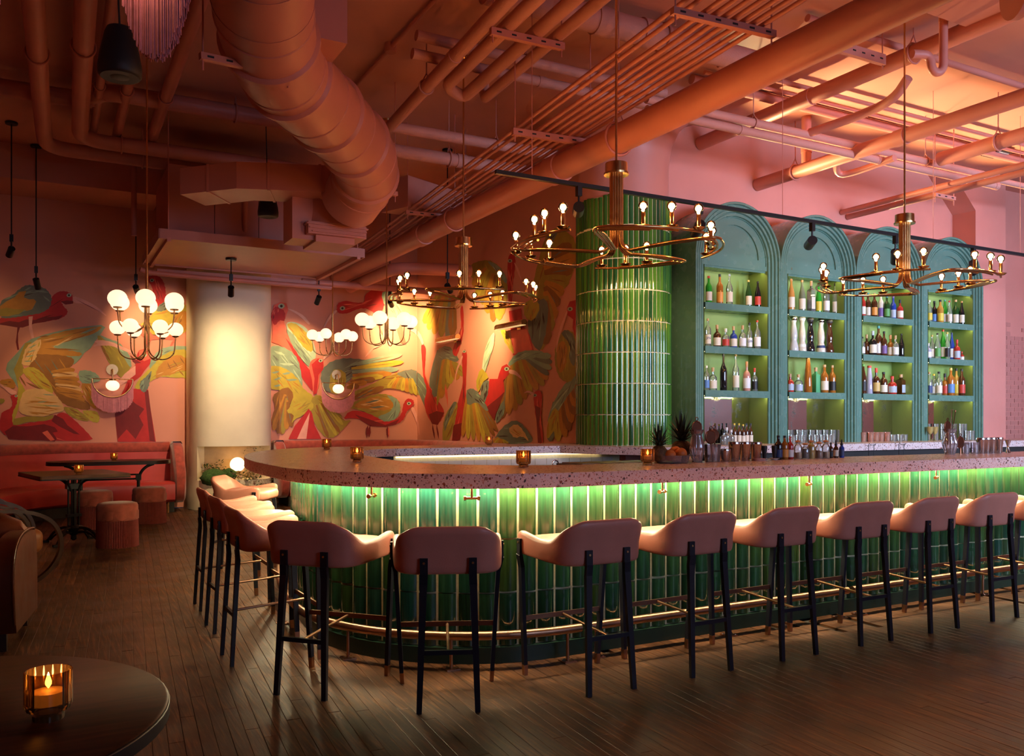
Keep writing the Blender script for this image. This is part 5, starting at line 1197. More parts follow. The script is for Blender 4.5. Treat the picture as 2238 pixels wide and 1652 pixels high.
S_('b', 'K', [(0, 1010), (60, 1040), (120, 1095), (160, 1110), (150, 1140), (100, 1140), (40, 1080), (0, 1060)]); eye('b', 152, 1153, 11); S_('b', 'O', [(0, 1000), (120, 985), (150, 1050), (130, 1090), (0, 1040)]); S_('b', 'G', [(0, 1170), (50, 1190), (30, 1220), (0, 1230)])
S_('b', 'T', [(740, 910), (850, 910), (930, 950), (960, 1010), (900, 1020), (830, 1040), (760, 1020)]); S_('b', 'O', [(760, 1030), (880, 1040), (900, 1160), (915, 1280), (870, 1260), (800, 1150)])
# ---- bird behind the left wall lamp
S_('l', 'G', [(150, 780), (250, 810), (420, 880), (520, 1010), (555, 1150), (500, 1200), (470, 1300), (350, 1180), (250, 1000)]); S_('l', 'T', [(170, 770), (300, 830), (420, 870), (530, 1000), (560, 1140), (530, 1150), (430, 960), (300, 880)]); strokes('l', 'B', [(230, 930, 320, 1090), (210, 880, 270, 1000)], 14)
V('l', 'R', [(620, 1000), (640, 960), (690, 945), (750, 975), (770, 1040), (765, 1110), (700, 1190), (660, 1250), (580, 1310), (570, 1390), (740, 1400), (760, 1560), (800, 1800), (830, 1990), (400, 1990), (360, 1600), (470, 1400), (560, 1180), (610, 1100)])
V('l', 'L', [(640, 965), (700, 948), (755, 990), (768, 1050), (700, 1080), (640, 1050)]); V('l', 'K', [(480, 1220), (560, 1160), (600, 1130), (600, 1230), (470, 1330), (330, 1400)])
V('l', 'D', [(540, 1010), (600, 1060), (665, 1100), (600, 1105), (570, 1080)]); V('l', 'D', [(360, 1560), (520, 1480), (600, 1560), (700, 1620), (640, 1700), (690, 1800), (600, 1960), (500, 1850), (400, 1960), (370, 1700)]); V('l', 'D', [(700, 1400), (745, 1410), (765, 1580), (820, 1990), (760, 1980), (730, 1700)])
eye('l', 695, 1012, 24); S_('l', 'K', [(125, 860), (200, 838), (330, 860), (480, 930), (620, 990), (600, 1010), (460, 960), (330, 905), (200, 905), (110, 915), (180, 880)])
S_('l', 'T', [(760, 1080), (880, 935), (1050, 905), (1205, 915), (1205, 960), (1050, 960), (900, 1020), (800, 1150), (760, 1240)]); S_('l', 'Y', [(790, 1140), (880, 1030), (1040, 950), (1205, 950), (1205, 1340), (1150, 1260), (1060, 1270), (960, 1260), (880, 1250), (800, 1290), (740, 1330), (690, 1400), (580, 1390), (640, 1280)])
S_('l', 'O', [(850, 1150), (960, 1050), (1100, 1000), (1205, 1080), (1205, 1200), (1100, 1180), (1000, 1240), (900, 1240), (820, 1290)]); strokes('l', 'B', [(960, 1090, 1000, 1180), (1020, 1060, 1080, 1150), (1100, 1030, 1160, 1120), (1090, 1180, 1150, 1250)], 9); S_('l', 'S', [(650, 1310), (720, 1260), (790, 1170), (760, 1300), (745, 1380), (700, 1440), (650, 1400)])
# bird by the chandelier
S_('l', 'R', [(705, 180), (740, 125), (830, 108), (900, 150), (935, 240), (940, 330), (960, 390), (880, 460), (820, 480), (800, 300), (770, 200)]); eye('l', 785, 168, 18)
S_('l', 'Y', [(830, 480), (960, 400), (1100, 400), (1205, 480), (1205, 700), (1120, 780), (1050, 790), (950, 780), (820, 790), (700, 740), (600, 700), (760, 600)]); S_('l', 'S', [(860, 450), (960, 390), (1050, 410), (1000, 470), (900, 520), (830, 520)]); S_('l', 'O', [(1000, 600), (1150, 500), (1205, 560), (1205, 700), (1080, 780)])
V('l', 'L', [(540, 690), (640, 660), (760, 740), (800, 790), (950, 790), (1080, 790), (1040, 840), (900, 830), (780, 840), (740, 900), (700, 900), (700, 820), (620, 740)]); V('l', 'L', [(1040, 830), (1010, 860), (990, 910), (1005, 910), (1060, 840)])
# ---- right of the cream column
V('c', 'L', [(760, 520), (780, 420), (840, 395), (890, 405), (905, 460), (890, 500), (870, 560), (890, 660), (960, 790), (1000, 850), (960, 860), (830, 760), (765, 740), (770, 640)])
S_('c', 'R', [(757, 500), (790, 430), (830, 440), (880, 480), (875, 560), (830, 545), (790, 600), (765, 560)]); V('c', 'R', [(880, 700), (960, 790), (1010, 880), (1100, 990), (1130, 1100), (1110, 1160), (1020, 1040), (985, 900)]); eye('c', 845, 428, 22); S_('c', 'P', [(890, 445), (960, 465), (1040, 510), (1095, 580), (1080, 590), (1000, 510), (930, 470)])
S_('c', 'M', [(875, 570), (960, 560), (1060, 610), (1110, 700), (1150, 840), (1120, 920), (1080, 960), (1000, 820), (930, 720)]); S_('c', 'Y', [(880, 580), (960, 570), (1060, 650), (1120, 760), (1110, 830), (1040, 790), (960, 680)]); S_('c', 'T', [(880, 610), (960, 690), (1040, 820), (1100, 900), (1085, 960), (1000, 860), (930, 750)])
S_('c', 'T', [(745, 765), (860, 775), (970, 850), (1010, 960), (1035, 1150), (960, 1080), (880, 1060), (800, 960), (745, 940)]); S_('c', 'Y', [(745, 930), (880, 960), (980, 1040), (1040, 1150), (1130, 1200), (1100, 1290), (960, 1330), (870, 1340), (940, 1260), (900, 1160), (820, 1150), (745, 1140)]); strokes('c', 'T', [(760, 1000, 830, 990), (850, 1010, 930, 1000), (780, 1060, 850, 1040), (880, 1060, 990, 1060), (780, 1115, 845, 1105)], 12); strokes('c', 'M', [(780, 810, 880, 850), (830, 920, 960, 930)], 14)
S_('c', 'B', [(760, 1200), (900, 1110), (960, 1200), (900, 1300), (900, 1430), (860, 1540), (800, 1500), (750, 1420), (800, 1300)]); fan('c', [(880, 1180), (900, 1260)], [(760, 1480), (800, 1520), (850, 1540), (900, 1480), (960, 1460)], 5, ['O', 'B', 'G'], 1.0)
S_('c', 'L', [(1085, 930), (1110, 885), (1180, 870), (1210, 900), (1210, 960), (1170, 1020), (1170, 1130), (1120, 1200), (1110, 1060), (1090, 990)]); V('c', 'R', [(1105, 930), (1160, 880), (1205, 900), (1205, 970), (1165, 1020), (1150, 1180), (1120, 1190), (1130, 1050)]); eye('c', 1182, 897, 14); S_('c', 'P', [(1205, 870), (1240, 830), (1290, 812), (1355, 820), (1290, 830), (1240, 860), (1210, 890)])
S_('c', 'G', [(1100, 1220), (1170, 1180), (1260, 1290), (1360, 1360), (1380, 1420), (1450, 1400), (1380, 1480), (1300, 1560), (1220, 1560), (1130, 1440), (1100, 1330)]); S_('c', 'Y', [(880, 1340), (960, 1250), (1090, 1220), (1130, 1300), (1080, 1340), (960, 1400), (930, 1440), (960, 1360)]); V('c', 'R', [(905, 1572), (960, 1460), (1080, 1310), (1110, 1350), (1130, 1450), (1190, 1570)]); V('c', 'K', [(980, 1570), (1030, 1460), (1090, 1340), (1060, 1570)])
fan('c', [(1140, 1280), (1220, 1250)], [(1230, 1560), (1300, 1560), (1370, 1500), (1380, 1430)], 6, ['B', 'G', 'Y'], .9)
S_('c', 'S', [(1200, 960), (1300, 890), (1420, 875), (1560, 890), (1610, 900), (1580, 960), (1480, 1020), (1400, 1090), (1330, 1160), (1230, 1170), (1180, 1060)]); S_('c', 'G', [(1280, 960), (1400, 990), (1400, 1110), (1330, 1200), (1250, 1150)])
fan('c', [(1440, 920), (1460, 1040), (1400, 1140)], [(1860, 815), (1910, 870), (1890, 930), (1840, 990), (1560, 1090), (1480, 1130)], 8, ['T', 'Y', 'T', 'O', 'Y', 'B', 'O', 'B'], .62)
# flying bird upper middle
S_('c', 'R', [(1320, 470), (1330, 400), (1400, 380), (1480, 400), (1560, 400), (1560, 330), (1640, 280), (1740, 275), (1760, 360), (1720, 440), (1690, 540), (1640, 480), (1560, 440), (1480, 460), (1420, 490), (1350, 495)]); eye('c', 1370, 447, 18); S_('c', 'P', [(1330, 470), (1260, 540), (1210, 620), (1195, 700), (1200, 620), (1250, 520), (1310, 460)])
S_('c', 'T', [(1700, 310), (1790, 290), (1850, 400), (1910, 520), (1890, 560), (1800, 480), (1730, 420)]); V('c', 'L', [(1650, 490), (1710, 500), (1700, 620), (1740, 700), (1690, 640)]); V('c', 'L', [(1830, 560), (1870, 540), (1900, 680), (1920, 760), (1870, 740), (1840, 640)])
strokes('c', 'K', [(1720, 640, 1745, 740), (1745, 740, 1620, 800), (1640, 790, 1560, 870), (1770, 680, 1780, 820)], 10)
# long-necked bird with long wing
S_('d', 'G', [(280, 1165), (420, 1110), (560, 1040), (700, 985), (800, 970), (850, 1010), (900, 1080), (930, 1180), (850, 1200), (780, 1170), (680, 1140), (560, 1130), (420, 1190), (300, 1200)]); S_('d', 'S', [(640, 1010), (780, 965), (850, 1000), (920, 1090), (970, 1240), (980, 1350), (930, 1380), (880, 1250), (820, 1120), (720, 1040)]); fan('d', [(640, 1040), (800, 1050)], [(560, 1130), (680, 1150), (780, 1180), (850, 1200)], 7, ['Y', 'O', 'G'], .9)
S_('d', 'B', [(275, 1210), (420, 1130), (560, 1110), (520, 1170), (380, 1200), (300, 1240)])
S_('d', 'R', [(865, 770), (885, 750), (910, 790), (905, 900), (895, 1000), (930, 1100), (990, 1210), (1060, 1310), (1065, 1360), (1020, 1440), (960, 1440), (910, 1350), (890, 1250), (920, 1150), (885, 1040), (875, 900)]); V('d', 'D', [(930, 1360), (1000, 1330), (1065, 1345), (1010, 1450), (960, 1440)]); S_('d', 'P', [(880, 770), (850, 700), (800, 650), (730, 620), (800, 610), (860, 660), (890, 740)]); strokes('d', 'D', [(965, 1440, 985, 1575), (1000, 1440, 1020, 1575)], 9)
# small standing bird bottom
S_('d', 'R', [(195, 1400), (260, 1320), (400, 1340), (560, 1420), (660, 1400), (700, 1350), (715, 1260), (750, 1218), (800, 1235), (805, 1275), (770, 1310), (740, 1330), (720, 1400), (660, 1440), (560, 1460), (430, 1450), (360, 1400), (260, 1390)]); V('d', 'D', [(300, 1360), (420, 1400), (560, 1450), (680, 1400), (650, 1445), (560, 1465), (430, 1460), (350, 1410)])
S_('d', 'G', [(215, 1300), (330, 1230), (480, 1180), (600, 1190), (680, 1240), (690, 1330), (650, 1400), (560, 1420), (420, 1350), (300, 1310)]); S_('d', 'O', [(330, 1250), (480, 1200), (600, 1230), (640, 1290), (560, 1330), (420, 1310), (280, 1300)]); S_('d', 'T', [(560, 1190), (660, 1220), (695, 1310), (650, 1405), (560, 1425), (480, 1380), (600, 1340), (640, 1270)]); strokes('d', 'S', [(380, 1260, 520, 1230), (420, 1300, 560, 1290)], 9)
eye('d', 762, 1265, 14); S_('d', 'K', [(775, 1310), (800, 1290), (830, 1360), (850, 1460), (852, 1560), (838, 1460), (810, 1380)]); strokes('d', 'D', [(410, 1450, 400, 1565), (430, 1450, 420, 1560), (580, 1455, 580, 1565)], 14); strokes('d', 'L', [(590, 1460, 590, 1560)], 8)
# hanging wing and neck at the corner
fan('e', [(330, 980), (380, 1000), (430, 1060)], [(290, 1200), (330, 1330), (400, 1200), (450, 1170), (490, 1150), (520, 1120)], 8, ['S', 'S', 'G', 'O', 'G', 'Y', 'O', 'G'], .9); S_('e', 'S', [(330, 975), (400, 950), (470, 1040), (440, 1060), (380, 1030), (340, 1060)]); strokes('e', 'L', [(380, 1190, 385, 1290), (388, 1200, 395, 1340)], 6)
S_('e', 'R', [(470, 720), (490, 700), (495, 800), (490, 900), (450, 1030), (420, 1000), (440, 930), (480, 850)]); fan('e', [(320, 640), (440, 640)], [(235, 800), (290, 880), (350, 900), (400, 930), (440, 880)], 6, ['Y', 'G', 'O', 'G', 'S', 'B'], 1.0)
S_('e', 'R', [(480, 1010), (500, 975), (515, 1000), (512, 1100), (505, 1250), (510, 1380), (480, 1480), (440, 1550), (415, 1560), (440, 1450), (450, 1330), (490, 1200), (485, 1080)]); eye('e', 497, 992, 8); S_('e', 'K', [(485, 1010), (455, 1080), (438, 1150), (440, 1200), (450, 1120), (490, 1030)]); V('e', 'D', [(430, 1450), (500, 1430), (470, 1540), (420, 1565)]); S_('e', 'G', [(385, 1370), (440, 1300), (460, 1320), (440, 1420), (410, 1540), (360, 1560), (365, 1440)]); S_('e', 'S', [(430, 1300), (455, 1310), (400, 1420), (375, 1500), (370, 1420)])
# upper side wall: two dark wings with red neck
S_('f', 'G', [(70, 350), (140, 300), (230, 290), (310, 340), (360, 450), (355, 620), (330, 700), (290, 640), (240, 500), (160, 400)]); fan('f', [(180, 330), (300, 420)], [(90, 380), (120, 500), (200, 650), (270, 760), (330, 700)], 7, ['G', 'O', 'Y', 'G', 'O', 'B', 'G'], .9); S_('f', 'T', [(200, 290), (300, 330), (360, 430), (350, 470), (290, 380)])
S_('f', 'R', [(360, 300), (375, 250), (400, 240), (420, 290), (415, 350), (400, 440), (395, 600), (370, 640), (362, 480)]); eye('f', 378, 298, 13); S_('f', 'K', [(405, 300), (440, 350), (465, 440), (450, 420), (420, 350)])
S_('f', 'G', [(630, 110), (740, 45), (790, 90), (855, 150), (855, 330), (790, 480), (720, 560), (680, 700), (640, 900), (600, 960), (540, 760), (520, 560), (560, 400)]); fan('f', [(620, 300), (640, 600)], [(800, 130), (860, 260), (800, 480), (740, 580), (700, 720), (650, 860), (620, 950)], 9, ['B', 'O', 'B', 'G', 'O', 'B', 'O', 'G', 'B'], .85); S_('f', 'S', [(620, 560), (660, 620), (640, 800), (600, 960), (540, 900), (500, 760), (540, 620)]); S_('f', 'Y', [(480, 600), (560, 560), (600, 640), (540, 740), (480, 700)]); S_('f', 'S', [(640, 130), (700, 80), (740, 60), (700, 140), (650, 200)])
V('f', 'R', [(370, 660), (460, 640), (470, 760), (520, 830), (555, 960), (400, 980), (385, 820)]); V('f', 'L', [(380, 800), (500, 790), (540, 940), (410, 970)]); S_('f', 'Y', [(300, 780), (360, 800), (400, 920), (410, 980), (350, 900)])
# bird facing right, wings spread, centre of side wall
fan('f', [(360, 1100), (420, 1000), (520, 960)], [(300, 1450), (420, 1380), (520, 1270), (640, 1190), (660, 1130)], 9, ['B', 'O', 'O', 'G', 'O', 'Y', 'O', 'G', 'O'], .95); fan('f', [(480, 1000), (560, 980)], [(650, 1140), (680, 1080), (685, 1020), (670, 960)], 4, ['S', 'T', 'S', 'T'], .9); S_('f', 'T', [(360, 1040), (430, 960), (520, 940), (640, 955), (560, 1000), (440, 1010), (380, 1060)])
V('f', 'R', [(300, 1110), (320, 1060), (355, 1042), (380, 1075), (370, 1120), (330, 1160), (340, 1240), (300, 1300), (270, 1400), (250, 1500), (190, 1340), (220, 1260), (230, 1150), (290, 1150)]); V('f', 'D', [(300, 1280), (340, 1240), (270, 1420), (250, 1520), (200, 1360)]); eye('f', 354, 1078, 14); S_('f', 'K', [(370, 1080), (420, 1090), (455, 1130), (470, 1160), (420, 1120), (370, 1110)])
S_('f', 'M', [(170, 1120), (190, 960), (230, 850), (272, 800), (260, 920), (230, 1000), (190, 1130)]); S_('f', 'S', [(170, 1180), (230, 1150), (220, 1250), (190, 1340), (165, 1290)]); S_('f', 'Y', [(130, 1180), (170, 1060), (230, 1140), (180, 1170), (150, 1260)]); S_('f', 'S', [(270, 1420), (340, 1280), (340, 1400), (280, 1480)])
fan('f', [(60, 1280), (120, 1260), (150, 1290)], [(20, 1560), (90, 1590), (200, 1610), (270, 1560), (300, 1510)], 8, ['O', 'Y', 'G', 'O', 'Y', 'G', 'B', 'B'], .8); S_('f', 'S', [(60, 1230), (110, 1215), (160, 1260), (230, 1380), (200, 1380), (140, 1310), (70, 1350)])
# bottom mound wing, thin red neck, right wing
S_('f', 'S', [(250, 1600), (330, 1490), (420, 1440), (490, 1500), (560, 1610), (420, 1620), (300, 1620)]); S_('f', 'C', [(360, 1510), (430, 1470), (480, 1530), (520, 1610), (470, 1560), (410, 1580)]); fan('f', [(290, 1570), (330, 1590)], [(225, 1620), (260, 1625), (320, 1625), (380, 1625)], 5, ['O', 'Y', 'O'], .9)
S_('f', 'R', [(548, 1270), (560, 1240), (595, 1228), (612, 1270), (608, 1340), (600, 1420), (625, 1610), (580, 1615), (575, 1480), (555, 1350)]); V('f', 'D', [(560, 1340), (600, 1360), (590, 1480), (610, 1610), (580, 1612), (570, 1450)]); eye('f', 558, 1268, 11); S_('f', 'K', [(550, 1250), (510, 1230), (472, 1255), (510, 1245), (550, 1275)])
fan('f', [(690, 1330), (760, 1220), (850, 1120)], [(640, 1600), (720, 1610), (800, 1560), (850, 1400), (858, 1260)], 8, ['S', 'Y', 'O', 'B', 'O', 'B', 'O', 'B'], .95); S_('f', 'T', [(640, 1480), (680, 1340), (760, 1200), (855, 1110), (855, 1200), (780, 1290), (720, 1400)]); S_('f', 'Y', [(650, 1450), (700, 1350), (740, 1400), (700, 1520), (640, 1600)])
S_('f', 'G', [(700, 960), (730, 830), (790, 790), (855, 830), (855, 1130), (800, 1180), (740, 1150), (705, 1060)]); S_('f', 'S', [(740, 820), (790, 790), (850, 850), (850, 1080), (800, 1000), (820, 900)]); S_('f', 'O', [(720, 900), (770, 870), (800, 960), (780, 1060), (740, 1120), (715, 1020)]); V('f', 'R', [(790, 640), (810, 590), (855, 580), (855, 860), (830, 780), (835, 720), (795, 690)]); eye('f', 812, 645, 15); S_('f', 'K', [(795, 670), (760, 780), (725, 880), (712, 980), (716, 870), (745, 760), (790, 650)])
# ---- clip at the room corner, fireplace stays in front; lay onto the walls
def clip(pts, xc, keep_left):
    out = []
    for a, b in zip(pts, pts[1:]+pts[:1]):
        ia = (a[0] <= xc) == keep_left; ib = (b[0] <= xc) == keep_left
        if ia: out.append(a)
        if ia != ib: f = (xc-a[0])/(b[0]-a[0]); out.append((xc, a[1]+(b[1]-a[1])*f))
    return out
XCOR = 911.0; keys = list(MC)
for side in (True, False):
    m = MB(); k = 0
    for col, pts in polys:
        q = clip(pts, XCOR, side)
        if len(q) < 3: continue
        if side: vv = [at_y(max(p[0], -160), p[1], YM-.002-k*.00004) for p in q]
        else: vv = [at_x(p[0], p[1], XM-.002-k*.00004) for p in q]
        k += 1; m.cur = keys.index(col); m.add(vv, [tuple(range(len(vv)))])
    o = m.build('painted_birds', None, mats=['mural_'+c for c in keys])
    o.parent = bpy.data.objects['wall_mural_back' if side else 'wall_mural_side']; o['label'] = 'painted red ibis birds with olive and ochre wings'
# ================================================================== bottles on the arched shelves
def gm(name, c, rough=.08, trans=0): return mat('glass_'+name, c, rough, coat=.3) if 'glass_'+name not in MATS else MATS['glass_'+name]
BG = dict(green=('bright green', (.02, .28, .02)), dgreen=('dark green', (.015, .06, .012)), brown=('brown', (.07, .022, .008)), black=('black', (.010, .008, .009)), amber=('amber', (.34, .11, .015)), blue=('cobalt blue', (.02, .05, .28)), red=('red', (.42, .03, .02)), orange=('frosted orange', (.55, .25, .06)), olive=('grey-green', (.16, .18, .11)), cream=('cream ceramic', (.68, .60, .48)), pink=('rosy', (.55, .25, .18)), lav=('pale lavender', (.42, .38, .48)), silver=('silver', (.55, .55, .52)), mint=('mint green', (.10, .38, .17)), gold=('golden', (.48, .24, .04)))
for k, (n_, c) in BG.items(): gm(k, c)
MATS['glass_clear'] = MATS['clear_glass']; BG['clear'] = ('clear glass', None)
LC = dict(cream=('cream', (.74, .64, .48)), white=('white', (.80, .76, .70)), red=('red', (.55, .05, .03)), orange=('orange', (.75, .30, .05)), black=('black', (.015, .013, .013)), yellow=('yellow', (.72, .52, .05)), blue=('blue', (.10, .22, .48)), green=('green', (.10, .30, .07)), purple=('purple', (.17, .09, .26)), gold=('gold', (.60, .40, .12)), lgrey=('pale blue-grey', (.40, .45, .52)), navy=('navy', (.03, .05, .14)), teal=('teal', (.05, .25, .28)), cork=('cork', (.50, .30, .15)), copper=('copper', (.55, .25, .10)))
for k, (n_, c) in LC.items(): mat('label_'+k, c, .5)
PROF = {'std': [(.90, 0), (1, .03), (1, .58), (.93, .64), (.55, .72), (.36, .77), (.34, .93), (.38, .94), (.38, 1)],
        'tall': [(.92, 0), (1, .02), (1, .52), (.90, .60), (.50, .70), (.30, .76), (.28, .95), (.33, .96), (.33, 1)],
        'wine': [(.95, 0), (1, .02), (1, .45), (.9, .56), (.6, .70), (.36, .82), (.30, .95), (.34, .96), (.34, 1)],
        'squat': [(.9, 0), (1, .03), (1, .50), (.94, .58), (.60, .66), (.30, .70), (.28, .84), (.36, .85), (.36, 1)],
        'cone': [(.9, 0), (1, .02), (.95, .25), (.75, .60), (.50, .85), (.44, .94), (.54, .95), (.52, 1)],
        'hour': [(.92, 0), (1, .03), (.95, .12), (.80, .22), (.62, .30), (.72, .37), (.78, .45), (.70, .58), (.52, .72), (.45, .80), (.62, .88), (.74, .93), (.70, .96), (.45, .99), (.05, 1)],
        'square': [(.9, 0), (1, .02), (1, .66), (.95, .70), (.45, .76), (.30, .78), (.28, .86), (.40, .87), (.40, 1)]}
bcache = {}
def bottle_parts(t, kind, h, r, glass, lab, cap, txt=None, sq=False):
    n_ = 4 if kind == 'square' else 14
    pf_ = PROF[kind]; ncap = 3 if kind != 'hour' else 5
    body = pf_[:-2] if kind != 'hour' else pf_
    m = MB(); rot = PI/4 if kind == 'square' else 0; k_ = 1.25 if kind == 'square' else 1.0
    rings = [[(q*r*k_*math.cos(2*PI*k/n_+rot), q*r*k_*math.sin(2*PI*k/n_+rot), z*h) for k in range(n_)] for q, z in body]
    m.loft(rings); m.build('glass_body', 'glass_'+glass, t, smooth=40)
    if glass == 'clear' and lab and kind != 'hour':      # the spirit inside
        fill = random.choice(['clear', 'clear', None])
    if kind == 'hour':
        m = MB(); m.lathe([(q*r*1.02, z*h) for q, z in [(.62, .88), (.75, .93), (.70, .965), (.40, .995), (.02, 1.003)]], 14); m.build('stopper', 'steel' if cap == 'silver' else 'label_'+cap, t, smooth=50)
    else:
        (q0, z0), (q1, z1) = pf_[-2], pf_[-1]
        m = MB(); m.lathe([(q0*r*1.04, (z0-.03)*h), (q1*r*1.05, z1*h-.002), (q1*r*.8, z1*h)], 12); m.build('cap', 'label_'+cap, t, smooth=40)
    if lab:
        z0, z1 = (.10, .42) if kind != 'squat' else (.10, .44)
        if kind == 'square':
            m = MB(); e = r*k_*.7072; m.box(-e*.86, e*.86, -e-.002, -e-.0005, z0*h, z1*h*1.15); lo = m.build('label', 'label_'+lab, t)
        elif kind == 'hour':
            m = MB(); m.lathe([(.955*r, .11*h), (.80*r*1.02, .222*h)], 14); m.build('painted_band', 'label_'+lab, t, smooth=40)
        else:
            m = MB(); ns = 9; rr = r*1.015; aa = [math.radians(-90-29-72+i*144/(ns-1)) for i in range(ns)]
            if kind == 'cone': rr = r*.98
            m.add([(rr*math.cos(a), rr*math.sin(a), z0*h) for a in aa]+[(rr*(.86 if kind == 'cone' else 1)*math.cos(a), rr*(.86 if kind == 'cone' else 1)*math.sin(a), z1*h) for a in aa], [(i, i+1, ns+i+1, ns+i) for i in range(ns-1)]); lo = m.build('label', 'label_'+lab, t, smooth=60)
        if txt:
            cu_ = bpy.data.curves.new('print', 'FONT'); cu_.body = txt; cu_.size = r*1.15; cu_.align_x = 'CENTER'; cu_.extrude = .0003
            ob0 = bpy.data.objects.new('text_source', cu_); C.objects.link(ob0); bpy.context.view_layer.update(); me_ = bpy.data.meshes.new_from_object(ob0.evaluated_get(bpy.context.evaluated_depsgraph_get())); bpy.data.objects.remove(ob0)
            ob = bpy.data.objects.new('print', me_); C.objects.link(ob); ob.parent = lo; me_.materials.clear(); ob.data.materials.append(MATS['label_navy'])
            a = math.radians(-90-29); ob.location = (r*1.03*math.cos(a), r*1.03*math.sin(a), (z0+z1)/2*h); ob.rotation_euler = (PI/2, 0, a+PI/2)
SHELF = [2.815, 2.29, 1.76]
SN = ['top', 'middle', 'bottom']; AN = ['first', 'second', 'third', 'fourth']
# arch, shelf, [(px, top py, kind, glass, label, cap, radius, text)]
BT = {(0, 0): [(1549, 603, 'std', 'green', 'cream', 'red', .040), (1573, 599, 'std', 'amber', 'orange', 'black', .042), (1594, 599, 'tall', 'clear', 'cream', 'lgrey', .041), (1636, 612, 'wine', 'dgreen', 'cream', 'gold', .040), (1656, 615, 'wine', 'black', 'red', 'black', .040)],
      (0, 1): [(1547, 696, 'std', 'clear', 'cream', 'cork', .038, 'JIN'), (1567, 710, 'squat', 'brown', 'cream', 'cork', .048), (1586, 718, 'squat', 'clear', 'red', 'white', .045), (1603, 713, 'squat', 'blue', 'cream', 'cork', .046), (1623, 711, 'squat', 'clear', 'white', 'cork', .044), (1638, 705, 'std', 'clear', 'white', 'black', .036, 'GIN'), (1655, 700, 'tall', 'clear', 'white', 'red', .042)],
      (0, 2): [(1544, 799, 'std', 'clear', 'blue', 'white', .036), (1558, 803, 'squat', 'clear', 'cream', 'cork', .050), (1581, 773, 'tall', 'black', None, 'black', .042), (1608, 773, 'tall', 'clear', 'cream', 'cork', .043), (1632, 790, 'squat', 'pink', 'white', 'copper', .046), (1649, 804, 'squat', 'clear', 'black', 'red', .040)],
      (1, 0): [(1729.5, 609.5, 'wine', 'orange', 'cream', 'copper', .043), (1753, 612, 'wine', 'olive', 'cream', 'copper', .045), (1773, 614, 'square', 'clear', 'cream', 'cork', .042), (1789, 622, 'wine', 'green', 'yellow', 'black', .040), (1806, 620, 'std', 'clear', 'white', 'red', .042), (1825, 619, 'std', 'clear', 'cream', 'black', .040)],
      (1, 1): [(1734.6, 691, 'hour', 'silver', None, 'silver', .062), (1753, 691, 'hour', 'cream', 'white', 'white', .062), (1771, 694, 'hour', 'black', None, 'black', .060), (1794, 696, 'hour', 'cream', 'navy', 'silver', .064), (1813, 698, 'hour', 'brown', None, 'black', .058)],
      (1, 2): [(1727, 817, 'squat', 'red', 'lgrey', 'cork', .046), (1745, 818, 'squat', 'clear', 'lgrey', 'cork', .056), (1766, 776, 'cone', 'amber', None, 'black', .052), (1783, 803, 'square', 'mint', None, 'cork', .050), (1802, 797, 'std', 'amber', 'cream', 'cork', .050), (1819, 798, 'std', 'amber', 'black', 'cork', .048)],
      (2, 0): [(1886, 640, 'std', 'red', 'white', 'black', .036), (1897, 640, 'std', 'brown', 'cream', 'teal', .040), (1911, 641, 'std', 'brown', 'orange', 'cork', .040), (1925, 640, 'std', 'cream', 'purple', 'cork', .044), (1938, 646, 'std', 'dgreen', 'green', 'teal', .042), (1952, 647, 'std', 'blue', 'lgrey', 'purple', .042), (1967, 655, 'squat', 'red', 'cream', 'black', .044)],
      (2, 1): [(1885, 736, 'std', 'clear', 'white', 'black', .034), (1894, 731, 'squat', 'brown', None, 'cork', .044), (1907.5, 723, 'squat', 'black', 'cream', 'lgrey', .052), (1920, 712, 'std', 'brown', 'white', 'teal', .048), (1932, 724, 'std', 'brown', 'purple', 'black', .040), (1946, 732, 'squat', 'amber', 'cream', 'copper', .046), (1957, 733, 'squat', 'clear', 'white', 'cork', .044), (1970, 729, 'wine', 'black', None, 'black', .040)],
      (2, 2): [(1887, 796, 'wine', 'brown', 'black', 'dgreen' if False else 'green', .042), (1900, 799, 'cone', 'lav', None, 'red', .052), (1915, 804, 'squat', 'brown', 'gold', 'red', .050), (1931, 813, 'std', 'brown', 'cream', 'black', .052), (1950, 822, 'squat', 'red', 'lgrey', 'red', .060), (1969, 818, 'square', 'brown', 'lgrey', 'cork', .060)],
      (3, 0): [(2031, 656, 'std', 'clear', 'yellow', 'white', .040), (2042, 658, 'std', 'black', 'blue', 'black', .038), (2055, 655, 'std', 'gold', 'yellow', 'black', .046), (2065, 655, 'wine', 'green', 'white', 'teal', .040), (2075, 657, 'wine', 'clear', 'cream', 'red', .038), (2088.6, 655, 'std', 'dgreen', 'cream', 'cork', .048), (2102, 658, 'wine', 'black', 'cream', 'copper', .038)],
      (3, 1): [(2029, 750, 'squat', 'lav', 'white', 'white', .042), (2037, 732, 'tall', 'clear', 'cream', 'gold', .042), (2049, 728, 'wine', 'clear', 'green', 'black', .044), (2061, 720, 'wine', 'green', 'cream', 'red', .046), (2070.5, 726, 'tall', 'clear', 'black', 'gold', .038), (2080, 727, 'wine', 'blue', 'white', 'navy', .042), (2091.5, 742, 'squat', 'red', 'lgrey', 'red', .046), (2102, 768, 'squat', 'red', 'white', 'red', .032)],
      (3, 2): [(2031, 813, 'std', 'clear', 'navy', 'cork', .042), (2041, 817, 'std', 'clear', 'white', 'yellow', .042), (2052, 812, 'std', 'clear', 'cream', 'black', .046), (2065, 816, 'squat', 'amber', 'red', 'black', .050), (2078, 804, 'std', 'amber', 'blue', 'gold', .052), (2090, 805, 'std', 'gold', 'yellow', 'black', .048), (2102, 806, 'std', 'brown', 'red', 'black', .048)]}
